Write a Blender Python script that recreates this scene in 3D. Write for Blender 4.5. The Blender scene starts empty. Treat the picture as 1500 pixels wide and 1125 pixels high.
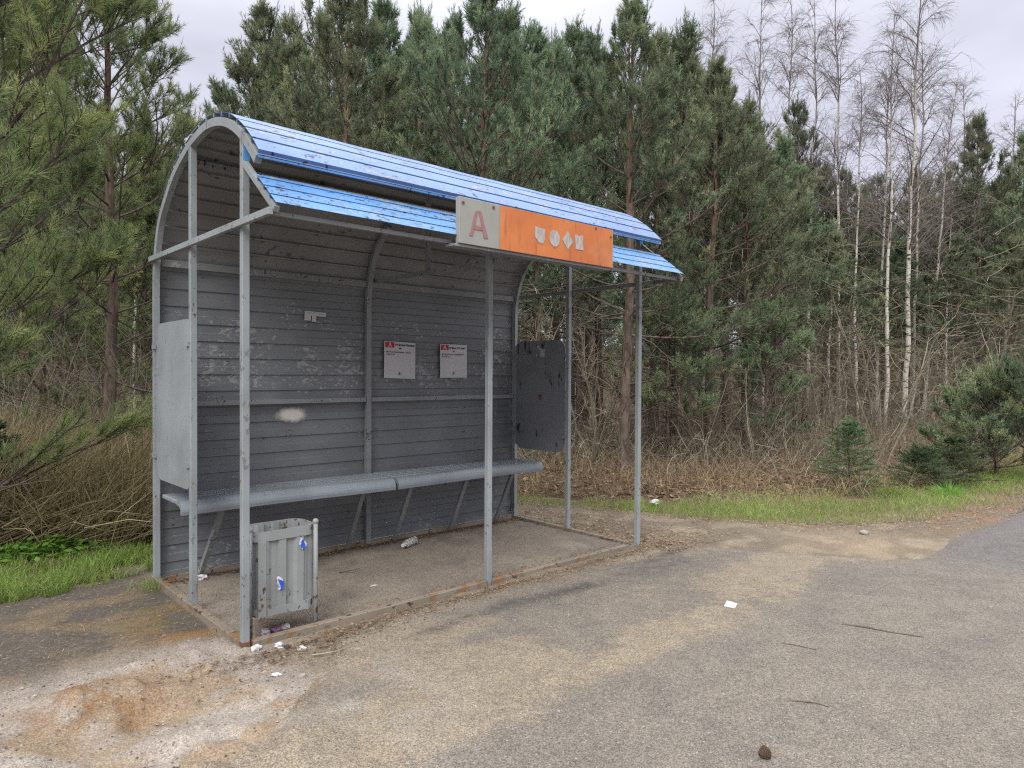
import bpy, bmesh, math, random
import numpy as np
from mathutils import Vector, Matrix

R = math.radians
random.seed(7)
RNG = np.random.default_rng(11)
SC = bpy.context.scene
COL = SC.collection

# ------------------------------------------------------------------ basics
CAM = np.array([-1.3829, -5.0509, 1.4])
FW = np.array([0.67361838, 0.73895823, -0.01337914])
RT = np.array([0.73905961, -0.6736223, 0.00488753])
UP = np.array([0.0054008, 0.01318031, 0.99989855])
FH = np.array([0.6737, 0.7390]); RH = np.array([0.7390, -0.6737])
FPX = 1022.63


def at(px, depth):
    """ground point seen at column px of the photograph, depth metres ahead of the photographer"""
    q = CAM[:2] + FH * depth + RH * (px - 750) / FPX * depth
    return float(q[0]), float(q[1])


def hgt(y, depth):
    """height above ground of something seen in row y at that depth"""
    return 1.4 + (549 - y) / FPX * depth


def nrm(v):
    return v / np.maximum(np.linalg.norm(v, axis=-1, keepdims=True), 1e-9)


def _lat(ix, iy, seed):
    h = (ix.astype(np.int64) * 374761393 + iy.astype(np.int64) * 668265263 + seed * 974711) & 0xffffffff
    h = ((h ^ (h >> 13)) * 1274126177) & 0xffffffff
    return ((h ^ (h >> 16)) & 0xffff) / 65535.0


def vnoise(x, y, seed=0):
    x0 = np.floor(x); y0 = np.floor(y); fx = x - x0; fy = y - y0
    fx = fx * fx * (3 - 2 * fx); fy = fy * fy * (3 - 2 * fy)
    a = _lat(x0, y0, seed); b = _lat(x0 + 1, y0, seed); c = _lat(x0, y0 + 1, seed); d = _lat(x0 + 1, y0 + 1, seed)
    return (a * (1 - fx) + b * fx) * (1 - fy) + (c * (1 - fx) + d * fx) * fy


def fbm(x, y, sc, seed=0, octv=4):
    s = 0; a = 1; t = 0
    x = np.asarray(x, float); y = np.asarray(y, float)
    for k in range(octv):
        s = s + a * vnoise(x * sc + 17.3 * k, y * sc - 9.1 * k, seed + k); t += a; a *= .5; sc *= 2.03
    return s / t


def sstep(a, b, x):
    t = np.clip((x - a) / (b - a), 0, 1)
    return t * t * (3 - 2 * t)


def fast_mesh(name, verts, faces_list, mats, mat_idx=None, tone=None, col=None, smooth=False):
    """faces_list: list of int arrays (n,3) or (n,4); mat_idx: matching list of material numbers"""
    me = bpy.data.meshes.new(name)
    verts = np.asarray(verts, np.float32)
    me.vertices.add(len(verts)); me.vertices.foreach_set('co', verts.ravel())
    tot = np.concatenate([np.full(len(f), f.shape[1], np.int32) for f in faces_list])
    idx = np.concatenate([f.ravel() for f in faces_list]).astype(np.int32)
    st = np.concatenate([[0], np.cumsum(tot)[:-1]]).astype(np.int32)
    me.loops.add(len(idx)); me.loops.foreach_set('vertex_index', idx)
    me.polygons.add(len(tot)); me.polygons.foreach_set('loop_start', st); me.polygons.foreach_set('loop_total', tot)
    if mat_idx is not None:
        me.polygons.foreach_set('material_index', np.concatenate([np.full(len(f), k, np.int32) for f, k in zip(faces_list, mat_idx)]))
    me.polygons.foreach_set('use_smooth', np.full(len(tot), bool(smooth)))
    for m in mats:
        me.materials.append(m)
    if tone is not None:
        a = me.attributes.new('tone', 'FLOAT', 'POINT'); a.data.foreach_set('value', np.asarray(tone, np.float32))
    if col is not None:
        a = me.attributes.new('col', 'FLOAT_COLOR', 'POINT')
        c4 = np.ones((len(verts), 4), np.float32); c4[:, :3] = col; a.data.foreach_set('color', c4.ravel())
    me.update(calc_edges=True); me.validate()
    return me


class Acc:
    """collects tubes, needles, blades and leaves into one mesh"""
    def __init__(s): s.v = []; s.f = []; s.t = []; s.n = 0

    def add(s, v, f, tone):
        s.v.append(v); s.f.append(f + s.n); s.t.append(tone); s.n += len(v)

    def tubes(s, P, Rd, sides=4, tone=None):
        N, K, _ = P.shape
        if N == 0: return
        d = nrm(P[:, -1] - P[:, 0]); ref = np.where(np.abs(d[:, 2:3]) > .8, [[1., 0, 0]], [[0, 0, 1.]])
        u = nrm(np.cross(d, ref)); w = np.cross(d, u)
        an = np.arange(sides) * 2 * np.pi / sides
        ring = np.cos(an)[None, None, :, None] * u[:, None, None, :] + np.sin(an)[None, None, :, None] * w[:, None, None, :]
        V = P[:, :, None, :] + ring * Rd[:, :, None, None]
        base = (np.arange(N) * K * sides)[:, None, None] + (np.arange(K - 1) * sides)[None, :, None]
        j = np.arange(sides)[None, None, :]; j2 = (j + 1) % sides
        F = np.stack([base + j, base + j2, base + sides + j2, base + sides + j], -1).reshape(-1, 4)
        t = np.zeros(N) if tone is None else tone
        s.add(V.reshape(-1, 3), F, np.repeat(t, K * sides))

    def needles(s, B, D, L, nn, nl, nw, rng, tone, a0=60, a1=25):
        N = len(B)
        if N == 0: return
        t = rng.random((N, nn)) ** .8; az = rng.random((N, nn)) * 6.283
        D = nrm(D); ref = np.where(np.abs(D[:, 2:3]) > .8, [[1., 0, 0]], [[0, 0, 1.]])
        u = nrm(np.cross(D, ref)); w = np.cross(D, u)
        perp = np.cos(az)[..., None] * u[:, None] + np.sin(az)[..., None] * w[:, None]
        ang = np.radians(a0 + (a1 - a0) * t + rng.normal(0, 9, (N, nn)))
        dn = D[:, None] * np.cos(ang)[..., None] + perp * np.sin(ang)[..., None]
        p = B[:, None] + D[:, None] * (L[:, None] * t)[..., None]
        tip = p + dn * (nl * rng.uniform(.7, 1.1, (N, nn)))[..., None]
        sd = nrm(np.cross(dn, rng.normal(size=(N, nn, 3)))) * nw * .5
        V = np.stack([p - sd, p + sd, tip + sd * .25, tip - sd * .25], 2).reshape(-1, 3)
        F = np.arange(N * nn * 4).reshape(-1, 4)
        tn = np.repeat(tone, nn) + rng.normal(0, .07, N * nn)
        s.add(V, F, np.repeat(tn, 4))

    def blades(s, B, D, L, W, bend, rng, tone):
        """grass blades / dry stalks: two tapered segments each, bending over"""
        N = len(B); D = nrm(D)
        sd = nrm(np.cross(D, rng.normal(size=(N, 3)))) * W[:, None] * .5
        m = B + D * (L * .55)[:, None]; D2 = nrm(D + bend)
        tip = m + D2 * (L * .5)[:, None]
        V = np.stack([B - sd, B + sd, m + sd * .8, m - sd * .8, tip + sd * .15, tip - sd * .15], 1).reshape(-1, 3)
        o = np.arange(N)[:, None] * 6
        F = np.concatenate([o + np.array([[0, 1, 2, 3]]), o + np.array([[3, 2, 4, 5]])])
        s.add(V, F, np.repeat(tone, 6))

    def leaves(s, C, U, Wv, tone):
        """flat diamond leaves: centre, half-length vector, half-width vector"""
        V = np.stack([C - U, C + Wv, C + U, C - Wv], 1).reshape(-1, 3)
        s.add(V, np.arange(len(C) * 4).reshape(-1, 4), np.repeat(tone, 4))

    def mesh(s, name, m):
        return fast_mesh(name, np.concatenate(s.v), s.f, [m], tone=np.concatenate(s.t))


def grow(rng, B, D, L, K, up=.3, jit=.12):
    N = len(B); P = np.zeros((N, K, 3)); P[:, 0] = B; d = nrm(D)
    up = np.broadcast_to(np.asarray(up, float), (N,))
    for k in range(1, K):
        d = nrm(d + np.c_[np.zeros(N), np.zeros(N), up / (K - 1)] + rng.normal(0, jit, (N, 3)))
        P[:, k] = P[:, k - 1] + d * (L / (K - 1))[:, None]
    return P


def along(P, t):
    """P (N,K,3), t (N,M) -> points and directions (N,M,3)"""
    K = P.shape[1]; x = np.clip(t, 0, .9999) * (K - 1); i = x.astype(int); f = (x - i)[..., None]
    n = np.arange(len(P))[:, None]
    a = P[n, i]; b = P[n, i + 1]
    return a + (b - a) * f, nrm(b - a)


# ------------------------------------------------------------------ tagging
def tag(o, label=None, cat=None, group=None, kind=None):
    if label: o['label'] = label
    if cat: o['category'] = cat
    if group: o['group'] = group
    if kind: o['kind'] = kind
    return o


def link(name, me, parent=None, loc=None):
    o = bpy.data.objects.new(name, me); COL.objects.link(o)
    if parent is not None: o.parent = parent
    if loc is not None: o.location = loc
    return o


def empty(name, loc=(0, 0, 0), rz=0):
    o = bpy.data.objects.new(name, None); COL.objects.link(o); o.location = loc; o.rotation_euler = (0, 0, rz)
    o.empty_display_size = .1
    return o


def copy_tree(o, parent=None):
    c = o.copy(); COL.objects.link(c); c.parent = parent
    for ch in list(o.children): copy_tree(ch, c)
    return c


# ------------------------------------------------------------------ materials
class NT:
    def __init__(s, name):
        s.m = bpy.data.materials.new(name); s.m.use_nodes = True; s.t = s.m.node_tree; s.n = s.t.nodes; s.l = s.t.links
        s.p = s.n['Principled BSDF']; s.out = s.n['Material Output']; s._co = None

    def new(s, typ, **kw):
        n = s.n.new(typ)
        for k, v in kw.items():
            if k.startswith('i_'): s.put(n.inputs[int(k[2:])], v)
            else: setattr(n, k, v)
        return n

    def put(s, sock, v):
        if hasattr(v, 'is_output'): s.l.new(v, sock)
        elif isinstance(v, (tuple, list)) and len(v) == 3 and sock.type == 'RGBA': sock.default_value = (*v, 1)
        else: sock.default_value = v

    def co(s):
        if s._co is None: s._co = s.n.new('ShaderNodeTexCoord').outputs['Object']
        return s._co

    def scaled(s, v):
        n = s.n.new('ShaderNodeMapping'); s.l.new(s.co(), n.inputs[0]); n.inputs['Scale'].default_value = v
        return n.outputs[0]

    def noise(s, scale, detail=4, rough=.55, vec=None):
        n = s.n.new('ShaderNodeTexNoise'); s.l.new(vec or s.co(), n.inputs['Vector'])
        n.inputs['Scale'].default_value = scale; n.inputs['Detail'].default_value = detail; n.inputs['Roughness'].default_value = rough
        return n.outputs[0]

    def voro(s, scale, vec=None, out='Color'):
        n = s.n.new('ShaderNodeTexVoronoi'); s.l.new(vec or s.co(), n.inputs['Vector']); n.inputs['Scale'].default_value = scale
        return n.outputs[out]

    def math(s, op, a, b=None, clamp=False):
        n = s.n.new('ShaderNodeMath'); n.operation = op; n.use_clamp = clamp; s.put(n.inputs[0], a)
        if b is not None: s.put(n.inputs[1], b)
        return n.outputs[0]

    def step(s, x, a, b, lo=0., hi=1.):
        n = s.n.new('ShaderNodeMapRange'); n.interpolation_type = 'SMOOTHSTEP'; s.put(n.inputs[0], x)
        for i, v in ((1, a), (2, b), (3, lo), (4, hi)): s.put(n.inputs[i], v)
        return n.outputs[0]

    def mix(s, f, a, b, typ='MIX'):
        n = s.n.new('ShaderNodeMix'); n.data_type = 'RGBA'; n.blend_type = typ
        s.put(n.inputs[0], f); s.put(n.inputs[6], a); s.put(n.inputs[7], b)
        return n.outputs[2]

    def attr(s, name, fac=True):
        n = s.n.new('ShaderNodeAttribute'); n.attribute_name = name
        return n.outputs['Fac' if fac else 'Color']

    def sep(s, axis):
        n = s.n.new('ShaderNodeSeparateXYZ'); s.l.new(s.co(), n.inputs[0]); return n.outputs[axis]

    def bump(s, h, dist=.002, strength=1.):
        n = s.n.new('ShaderNodeBump'); s.put(n.inputs['Height'], h); n.inputs['Distance'].default_value = dist; n.inputs['Strength'].default_value = strength
        s.l.new(n.outputs[0], s.p.inputs['Normal'])

    def fin(s, col, rough=.7, spec=.3, metal=0.):
        s.put(s.p.inputs['Base Color'], col); s.put(s.p.inputs['Roughness'], rough)
        s.p.inputs['Specular IOR Level'].default_value = spec; s.p.inputs['Metallic'].default_value = metal
        return s.m


def paint(name, base, chip=(.30, .31, .31), dark=(.03, .03, .03), chip_amt=.60, dark_amt=.66, scale=18, stretch=(1, 1, 1), zone=None, dirt=(.10, .085, .06), dirt_amt=.35, rough=.5, rust=None):
    t = NT(name); v = t.scaled(stretch)
    n1 = t.noise(2.3, 4); c = t.mix(t.step(n1, .35, .7), base, tuple(b * .78 for b in base))
    c = t.mix(t.math('MULTIPLY', t.step(t.noise(1.1, 6, .7), .5, .8), dirt_amt), c, dirt)
    pn = t.noise(scale, 5, .6, v); big = t.noise(scale * .16, 2, .5)
    f = t.math('ADD', pn, t.math('MULTIPLY', t.math('SUBTRACT', big, .5), .5))
    if zone: f = t.math('ADD', f, zone(t))
    ch = t.step(f, chip_amt, chip_amt + .015)
    c = t.mix(ch, c, t.mix(t.noise(70), chip, tuple(x * .6 for x in chip)))
    edge = t.math('MULTIPLY', t.step(f, chip_amt - .03, chip_amt - .012), t.math('SUBTRACT', 1., ch))
    c = t.mix(t.math('MULTIPLY', edge, .55), c, tuple(b * .45 for b in base))
    f2 = t.noise(scale * 1.7, 4, .6, v)
    f2 = t.math('ADD', f2, t.math('MULTIPLY', t.math('SUBTRACT', t.noise(scale * .2 + 1), .5), .4))
    dk = t.step(f2, dark_amt, dark_amt + .02)
    c = t.mix(dk, c, dark)
    if rust is not None:
        rz = t.step(t.math('ADD', t.sep(2), t.math('MULTIPLY', t.noise(9), .12)), rust, rust + .09, 1., 0.)
        c = t.mix(rz, c, t.mix(t.noise(40), (.25, .10, .03), (.10, .05, .025)))
    t.bump(t.math('ADD', t.math('MULTIPLY', t.math('SUBTRACT', 1., ch), .7), t.math('MULTIPLY', t.noise(24, 2), .2)), .0012, .6)
    return t.fin(c, rough, .35)


def plain(name, col, rough=.6, var=.25, scale=20, spec=.3, bump=.0):
    t = NT(name); c = t.mix(t.noise(scale, 5), tuple(x * (1 - var) for x in col), tuple(x * (1 + var) for x in col))
    if bump: t.bump(t.noise(scale * 3), bump)
    return t.fin(c, rough, spec)


def foliage(name, c0, c1, c2, trans=.25, rough=.6, hue=.06):
    """tone 0..1 runs dark -> mid -> light"""
    t = NT(name); a = t.attr('tone'); oi = t.n.new('ShaderNodeObjectInfo')
    c = t.mix(t.step(a, 0., .5), c0, c1); c = t.mix(t.step(a, .5, 1.), c, c2)
    h = t.n.new('ShaderNodeHueSaturation'); t.put(h.inputs['Color'], c)
    t.put(h.inputs['Hue'], t.step(oi.outputs['Random'], 0, 1, .5 - hue * .5, .5 + hue * .35)); t.put(h.inputs['Value'], t.step(t.math('FRACT', t.math('MULTIPLY', oi.outputs['Random'], 7.3)), 0, 1, .8, 1.2))
    t.fin(h.outputs[0], rough, .25)
    tr = t.n.new('ShaderNodeBsdfTranslucent'); t.put(tr.inputs['Color'], h.outputs[0])
    mx = t.n.new('ShaderNodeMixShader'); mx.inputs[0].default_value = trans
    t.l.new(t.p.outputs[0], mx.inputs[1]); t.l.new(tr.outputs[0], mx.inputs[2]); t.l.new(mx.outputs[0], t.out.inputs[0])
    return t.m


def zone_wall(t):
    z = t.sep(2); x = t.sep(0)
    a = t.math('MULTIPLY', t.step(z, 1.15, 1.3), t.step(z, 1.75, 2.0, 1., 0.))
    b = t.math('MULTIPLY', t.step(z, .5, .15), .5)
    return t.math('SUBTRACT', t.math('MULTIPLY', t.math('MAXIMUM', a, b), .115), .115)


M = {}
M['wall'] = paint('wall_paint', (.160, .170, .181), chip=(.31, .315, .32), dark=(.04, .03, .03), chip_amt=.575, dark_amt=.68, scale=24, stretch=(1, 1, 1.7), zone=zone_wall, rough=.45)
M['ceil'] = paint('wall_paint_brightened', (.225, .228, .232), chip=(.10, .10, .10), dark=(.05, .045, .04), chip_amt=.68, dark_amt=.70, scale=18, rough=.5)  # wall paint lightened under roof and awning, extra light put into the colour
M['blue'] = paint('roof_blue_paint', (.135, .225, .44), chip=(.27, .31, .40), dark=(.025, .035, .06), chip_amt=.60, dark_amt=.635, scale=22, stretch=(.6, 1, 1), rough=.5, dirt=(.20, .25, .30), dirt_amt=.65)
M['blue2'] = paint('awning_blue_paint', (.09, .235, .50), chip=(.19, .30, .46), dark=(.02, .04, .07), chip_amt=.55, dark_amt=.62, scale=24, stretch=(.6, 1, 1), rough=.5, dirt=(.16, .42, .55), dirt_amt=.5)
M['post'] = paint('post_paint', (.27, .295, .305), chip=(.20, .20, .19), dark=(.07, .06, .05), chip_amt=.66, dark_amt=.67, scale=26, stretch=(1, 1, .6), rough=.5, rust=.0)
M['dpost'] = paint('frame_dark_paint', (.23, .24, .245), chip=(.36, .37, .37), dark=(.04, .035, .03), chip_amt=.63, dark_amt=.66, scale=26, rough=.5, rust=.0)
M['bench'] = paint('bench_paint', (.23, .26, .285), chip=(.42, .42, .40), dark=(.08, .08, .08), chip_amt=.70, dark_amt=.72, scale=20, stretch=(.5, 1, 1), rough=.38)
M['panel'] = paint('light_panel_paint', (.27, .30, .32), chip=(.14, .15, .16), dark=(.10, .10, .11), chip_amt=.72, dark_amt=.74, scale=22, stretch=(1, 1, .5), rough=.45)
M['dpanel'] = paint('dark_panel_paint', (.205, .215, .23), chip=(.05, .05, .054), dark=(.22, .21, .2), chip_amt=.64, dark_amt=.72, scale=20, stretch=(1, 1, .35), rough=.5)
M['sill'] = paint('sill_metal', (.22, .185, .145), chip=(.26, .14, .06), dark=(.06, .045, .035), chip_amt=.60, dark_amt=.62, scale=14, rough=.75, dirt_amt=.6)
M['bin'] = paint('bin_paint', (.27, .285, .285), chip=(.14, .075, .04), dark=(.06, .045, .035), chip_amt=.66, dark_amt=.68, scale=26, stretch=(1, 1, .8), rough=.55, zone=lambda t: t.math('SUBTRACT', t.step(t.sep(2), .25, .08, .0, .16), .02))
M['bluechip'] = plain('blue_underpaint', (.03, .09, .42), .5, .3, 60)
M['binwhite'] = plain('chipped_white', (.5, .53, .58), .6, .3, 60)

t = NT('sign_orange'); c = t.mix(t.step(t.noise(3), .35, .7), (.55, .18, .055), (.46, .135, .045))
v = t.scaled((14, 14, 1.6)); st = t.step(t.noise(2.2, 5, .6, v), .54, .72)
c = t.mix(t.math('MULTIPLY', st, .75), c, (.30, .09, .035)); c = t.mix(t.math('MULTIPLY', t.step(t.noise(5, 6, .7), .48, .7), .35), c, (.50, .27, .15)); c = t.mix(t.step(t.noise(42, 3), .70, .72), c, (.25, .09, .04))
M['orange'] = t.fin(c, .6)
t = NT('sign_bare_metal'); c = t.mix(t.noise(7, 5), (.24, .24, .215), (.32, .32, .295)); v = t.scaled((22, 22, 2.2))
c = t.mix(t.math('MULTIPLY', t.step(t.noise(2.2, 5, .6, v), .55, .75), .5), c, (.22, .21, .18)); M['signgrey'] = t.fin(c, .6)
t = NT('peeled_patch'); v = t.scaled((60, 60, 14)); c = t.mix(t.step(t.noise(1.2, 3, .6, v), .36, .66), (.42, .41, .39), (.31, .27, .25)); M['patch'] = t.fin(c, .7)
M['red'] = plain('faded_red', (.29, .145, .145), .7, .35, 70)
M['nred'] = plain('notice_red', (.38, .02, .05), .6, .1)
M['paper'] = plain('white_paper', (.47, .465, .475), .75, .08, 12)
M['ink'] = plain('ink', (.05, .045, .05), .7, .2)
M['inkred'] = plain('ink_maroon', (.22, .06, .08), .7, .2)
M['smear'] = None
t = NT('blurred_mark_stand_in'); M['smear'] = t.m
rr = t.new('ShaderNodeVectorMath', operation='LENGTH'); t.l.new(t.scaled((1, 1, 2.1)), rr.inputs[0])
tr = t.n.new('ShaderNodeBsdfTransparent'); mx = t.n.new('ShaderNodeMixShader')
t.put(mx.inputs[0], t.step(t.math('ADD', rr.outputs['Value'], t.math('MULTIPLY', t.math('SUBTRACT', t.noise(13, 3), .5), .09)), .06, .15, .95, 0.))
t.fin((.58, .55, .515), .8); t.l.new(tr.outputs[0], mx.inputs[1]); t.l.new(t.p.outputs[0], mx.inputs[2]); t.l.new(mx.outputs[0], t.out.inputs[0])
M['rust'] = plain('rust', (.14, .07, .035), .85, .5, 60)
t = NT('clear_plastic'); t.fin((.93, .93, .92), .12, .5); t.p.inputs['Transmission Weight'].default_value = .85; t.p.inputs['IOR'].default_value = 1.15; M['plastic'] = t.m

M['needle'] = foliage('pine_needles', (.078, .118, .074), (.180, .245, .145), (.34, .39, .20), .45, hue=.09)
M['needle2'] = foliage('near_pine_needles', (.088, .125, .060), (.190, .245, .105), (.36, .39, .155), .42, hue=.03)
M['spruce'] = foliage('spruce_needles', (.062, .098, .056), (.145, .205, .10), (.25, .30, .13), .35)
M['grass'] = foliage('grass_blades', (.32, .27, .16), (.17, .235, .06), (.23, .36, .07), .4, hue=.02)
M['herb'] = foliage('herb_leaves', (.09, .19, .035), (.15, .32, .05), (.24, .44, .08), .45, hue=.02)
M['dry'] = foliage('dry_stalks', (.14, .098, .058), (.25, .185, .11), (.43, .355, .225), .2, hue=.02)
M['reed'] = foliage('dead_reed', (.14, .115, .055), (.26, .215, .11), (.44, .37, .22), .2, hue=.02)
M['litter'] = foliage('leaf_litter', (.07, .042, .025), (.17, .115, .07), (.34, .26, .17), .1, hue=.02)
M['twig'] = foliage('bare_twigs', (.085, .068, .050), (.172, .150, .108), (.35, .31, .235), .0, hue=.02)
M['bark'] = None


def barkmat(name, low, high, z0, z1, sc=14):
    t = NT(name); v = t.scaled((1, 1, .28)); n = t.noise(sc, 5, .65, v)
    c = t.mix(t.step(t.sep(2), z0, z1), low, high); c = t.mix(t.attr('tone'), c, (.135, .115, .10)); c = t.mix(t.step(n, .35, .65), tuple(x * .4 for x in low), c)
    t.bump(n, .012); return t.fin(c, .9, .15)


M['bark'] = barkmat('pine_bark', (.165, .125, .10), (.21, .130, .085), 2.4, 5.2)
t = NT('birch_bark'); v = t.scaled((1, 1, 3.2)); n = t.noise(5, 4, .6, v)
mk = t.step(n, .57, .63); c = t.mix(t.noise(3), (.56, .53, .47), (.40, .37, .32)); c = t.mix(mk, c, (.05, .042, .037))
c = t.mix(t.step(t.math('ADD', t.sep(2), t.math('MULTIPLY', t.noise(4), .8)), .5, 1.1, .8, 0.), c, (.09, .075, .06))
c = t.mix(t.step(t.sep(2), 6.5, 9.5), c, (.16, .125, .11)); M['birch'] = t.fin(c, .8, .2)
M['birchtwig'] = plain('birch_twigs', (.165, .138, .128), .8, .3, 3)
M['cone'] = plain('cone_scales', (.09, .058, .038), .8, .5, 90)
M['stone'] = plain('stone', (.27, .25, .235), .9, .3, 30, bump=.004)


def groundmat(name, speck=1.0):
    t = NT(name); base = t.attr('col', False)
    vc = t.voro(250); s = t.n.new('ShaderNodeSeparateColor'); t.l.new(vc, s.inputs[0])
    k = t.math('MULTIPLY', t.step(s.outputs[0], 0., 1., 1 - .40 * speck, 1 + .40 * speck), t.step(t.noise(60, 5, .7), .3, .7, .84, 1.16))
    k = t.math('MULTIPLY', k, t.step(t.noise(7, 5, .65), .3, .7, .92, 1.08))
    cc = t.n.new('ShaderNodeCombineColor')
    for i in range(3): t.put(cc.inputs[i], k)
    c = t.mix(1., base, cc.outputs[0], 'MULTIPLY')
    big = t.voro(85); s2 = t.n.new('ShaderNodeSeparateColor'); t.l.new(big, s2.inputs[0])
    dd = t.voro(85, out='Distance')
    peb = t.math('MULTIPLY', t.step(s2.outputs[1], .93, .94), t.step(dd, .30, .42, 1., 0.))
    c = t.mix(t.math('MULTIPLY', peb, .8 * speck), c, t.mix(s2.outputs[2], (.05, .046, .043), (.36, .34, .31)))
    t.bump(t.math('ADD', t.math('MULTIPLY', s.outputs[1], .5), t.math('ADD', t.noise(60, 5, .7), t.math('MULTIPLY', peb, .8))), .005, .45)
    return t.fin(c, .92, .2)


M['ground'] = groundmat('soil', .75); M['asphalt'] = groundmat('worn_asphalt', 1.0)

# ------------------------------------------------------------------ ground and road
EX = [-300, -4, -.75, -.3, .1, .45, .8, 3.2, 3.6, 3.95, 4.3, 4.7, 8, 300]
EY = [-2.7, -2.7, -2.65, -2.5, -2.1, -1.72, -1.64, -1.62, -1.78, -2.5, -3.1, -3.2, -3.22, -3.22]


def road_edge(x):
    return np.interp(x, EX, EY) + (fbm(x, x * 0 + 3.3, 2.2, 5) - .5) * .16 + (fbm(x, x * 0 + 1.3, 11, 6) - .5) * .07


GX = [-300, -1.2, .1, .25, 3.6, 4.05, 4.45, 4.9, 5.6, 8, 12, 300]
GY = [.22, .24, .34, .5, .55, .1, -.8, -1.75, -2.35, -2.82, -3.0, -3.0]


def grass_edge(x):
    return np.interp(x, GX, GY) + (fbm(x, x * 0 + 8.1, 1.6, 21) - .5) * .35


def inside(x, y):
    return (x > -.02) & (x < 3.25) & (y < .02) & (y > -1.53)


def gz(x, y):
    x = np.asarray(x, float); y = np.asarray(y, float)
    wild = sstep(.3, 2.5, y - grass_edge(x))
    z = (fbm(x, y, .5, 31) - .5) * .30 * wild + (fbm(x, y, 3, 32, 3) - .5) * .07 * wild
    pit = sstep(.15, -.25, x) * sstep(-1.15, -1.5, y) * sstep(-3.6, -2.4, y)
    z = z + pit * ((fbm(x, y, 2.6, 33, 5) - .42) * .16 + np.abs(fbm(x, y, 9, 34, 3) - .5) * .09)
    hump = np.exp(-(((x + .72) / .22) ** 2 + ((y + 1.72) / .13) ** 2)); z = z + hump * .05 * (.6 + fbm(x, y, 10, 35))
    hump = np.exp(-(((x + .55) / .10) ** 2 + ((y + 1.92) / .08) ** 2)); z = z - hump * .05
    rough = (fbm(x, y, 6, 36, 4) - .5) * .028
    z = z + np.where(inside(x, y), rough * .5 - .004, rough)
    z = z * sstep(0, .10, np.abs(x) * 0 + np.where(inside(x, y), .1, .1))
    return z


def dense(lo, hi, a, b, st):
    d = np.arange(a, b + 1e-6, st)
    l = a - np.geomspace(st, a - lo, 26)[::-1]; h = b + np.geomspace(st, hi - b, 26)
    return np.concatenate([l, d, h])


def gridmesh(name, X, Y, Z, col, m):
    ny, nx = X.shape
    V = np.stack([X, Y, Z], -1).reshape(-1, 3)
    i = (np.arange(ny - 1)[:, None] * nx + np.arange(nx - 1)[None]).ravel()
    F = np.stack([i, i + 1, i + nx + 1, i + nx], -1)
    return fast_mesh(name, V, [F], [m], col=col.reshape(-1, 3), smooth=True)


def lerp(a, b, f):
    return a * (1 - f[..., None]) + np.array(b) * f[..., None]


xs = dense(-320, 320, -2.6, 9.5, .032); ys = dense(-320, 320, -4.2, 2.4, .032)
X, Y = np.meshgrid(xs, ys)
Zg = gz(X, Y)
n1 = fbm(X, Y, 1.3, 41); n2 = fbm(X, Y, 5, 42); n3 = fbm(X, Y, 16, 43)
dist = np.hypot(X + 1.4, Y + 5.05); Zg = Zg + 4.0 * sstep(40, 64, dist) * sstep(1., 4., Y - grass_edge(X))          # made-up gentle rise of far wood floor, added to block bright sky between trunks
C = np.zeros(X.shape + (3,)); C[:] = (.20, .165, .125)                       # dusty verge soil
C = lerp(C, (.29, .24, .18), sstep(.45, .7, n2))
wild = sstep(-.05, .35, Y - grass_edge(X)); C = lerp(C, (.16, .125, .07), wild)
wood = sstep(.9, 1.8, Y - grass_edge(X) + (n1 - .5)); C = lerp(C, (.105, .070, .046), wood); C = lerp(C, (.17, .12, .08), wood * sstep(.5, .65, n2))
# old tarmac on the left of the shelter, strewn with dry needles
lt = sstep(.15, -.1, X) * sstep(-1.35, -1.0, Y + (n1 - .5) * .5) * sstep(.1, -.15, Y - grass_edge(X)); C = lerp(C, (.125, .108, .092), lt * .9)
C = lerp(C, (.22, .165, .105), lt * sstep(.5, .68, n2) * .75)
# pale sandy pit in the left foreground
pit = sstep(.30, -.12, X + (n2 - .5) * .5) * sstep(-1.08, -1.42, Y + (n1 - .5) * .45); C = lerp(C, (.36, .31, .265), pit)
C = lerp(C, (.405, .36, .315), pit * sstep(.50, .66, fbm(X, Y, 2.3, 44)) * .8)
C = lerp(C, (.32, .235, .155), pit * .8 * sstep(.52, .62, fbm(X + .2, Y, 3.0, 45)))
C = lerp(C, (.25, .145, .075), np.exp(-(((X + .72) / .26) ** 2 + ((Y + 1.78) / .2) ** 2)) * sstep(.4, .6, n3) * 1.0)
C = lerp(C, (.30, .16, .05), np.exp(-(((X + .14) / .16) ** 2 + ((Y + 1.0) / .28) ** 2)) * sstep(.38, .6, n2))
C = lerp(C, (.16, .15, .05), np.exp(-(((X + .22) / .14) ** 2 + ((Y + .7) / .25) ** 2)) * sstep(.42, .6, n3) * .8)
# trodden floor of the shelter
ins = inside(X, Y).astype(float); fl = np.zeros(X.shape + (3,)); fl[:] = (.255, .215, .178)
fl = lerp(fl, (.30, .255, .205), sstep(.45, .62, n1)); fl = lerp(fl, (.20, .17, .145), sstep(.52, .66, fbm(X, Y, 2.2, 46)) * .8)
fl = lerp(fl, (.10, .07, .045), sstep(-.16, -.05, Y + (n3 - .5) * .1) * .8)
C = C * (1 - ins[..., None]) + fl * ins[..., None]
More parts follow.
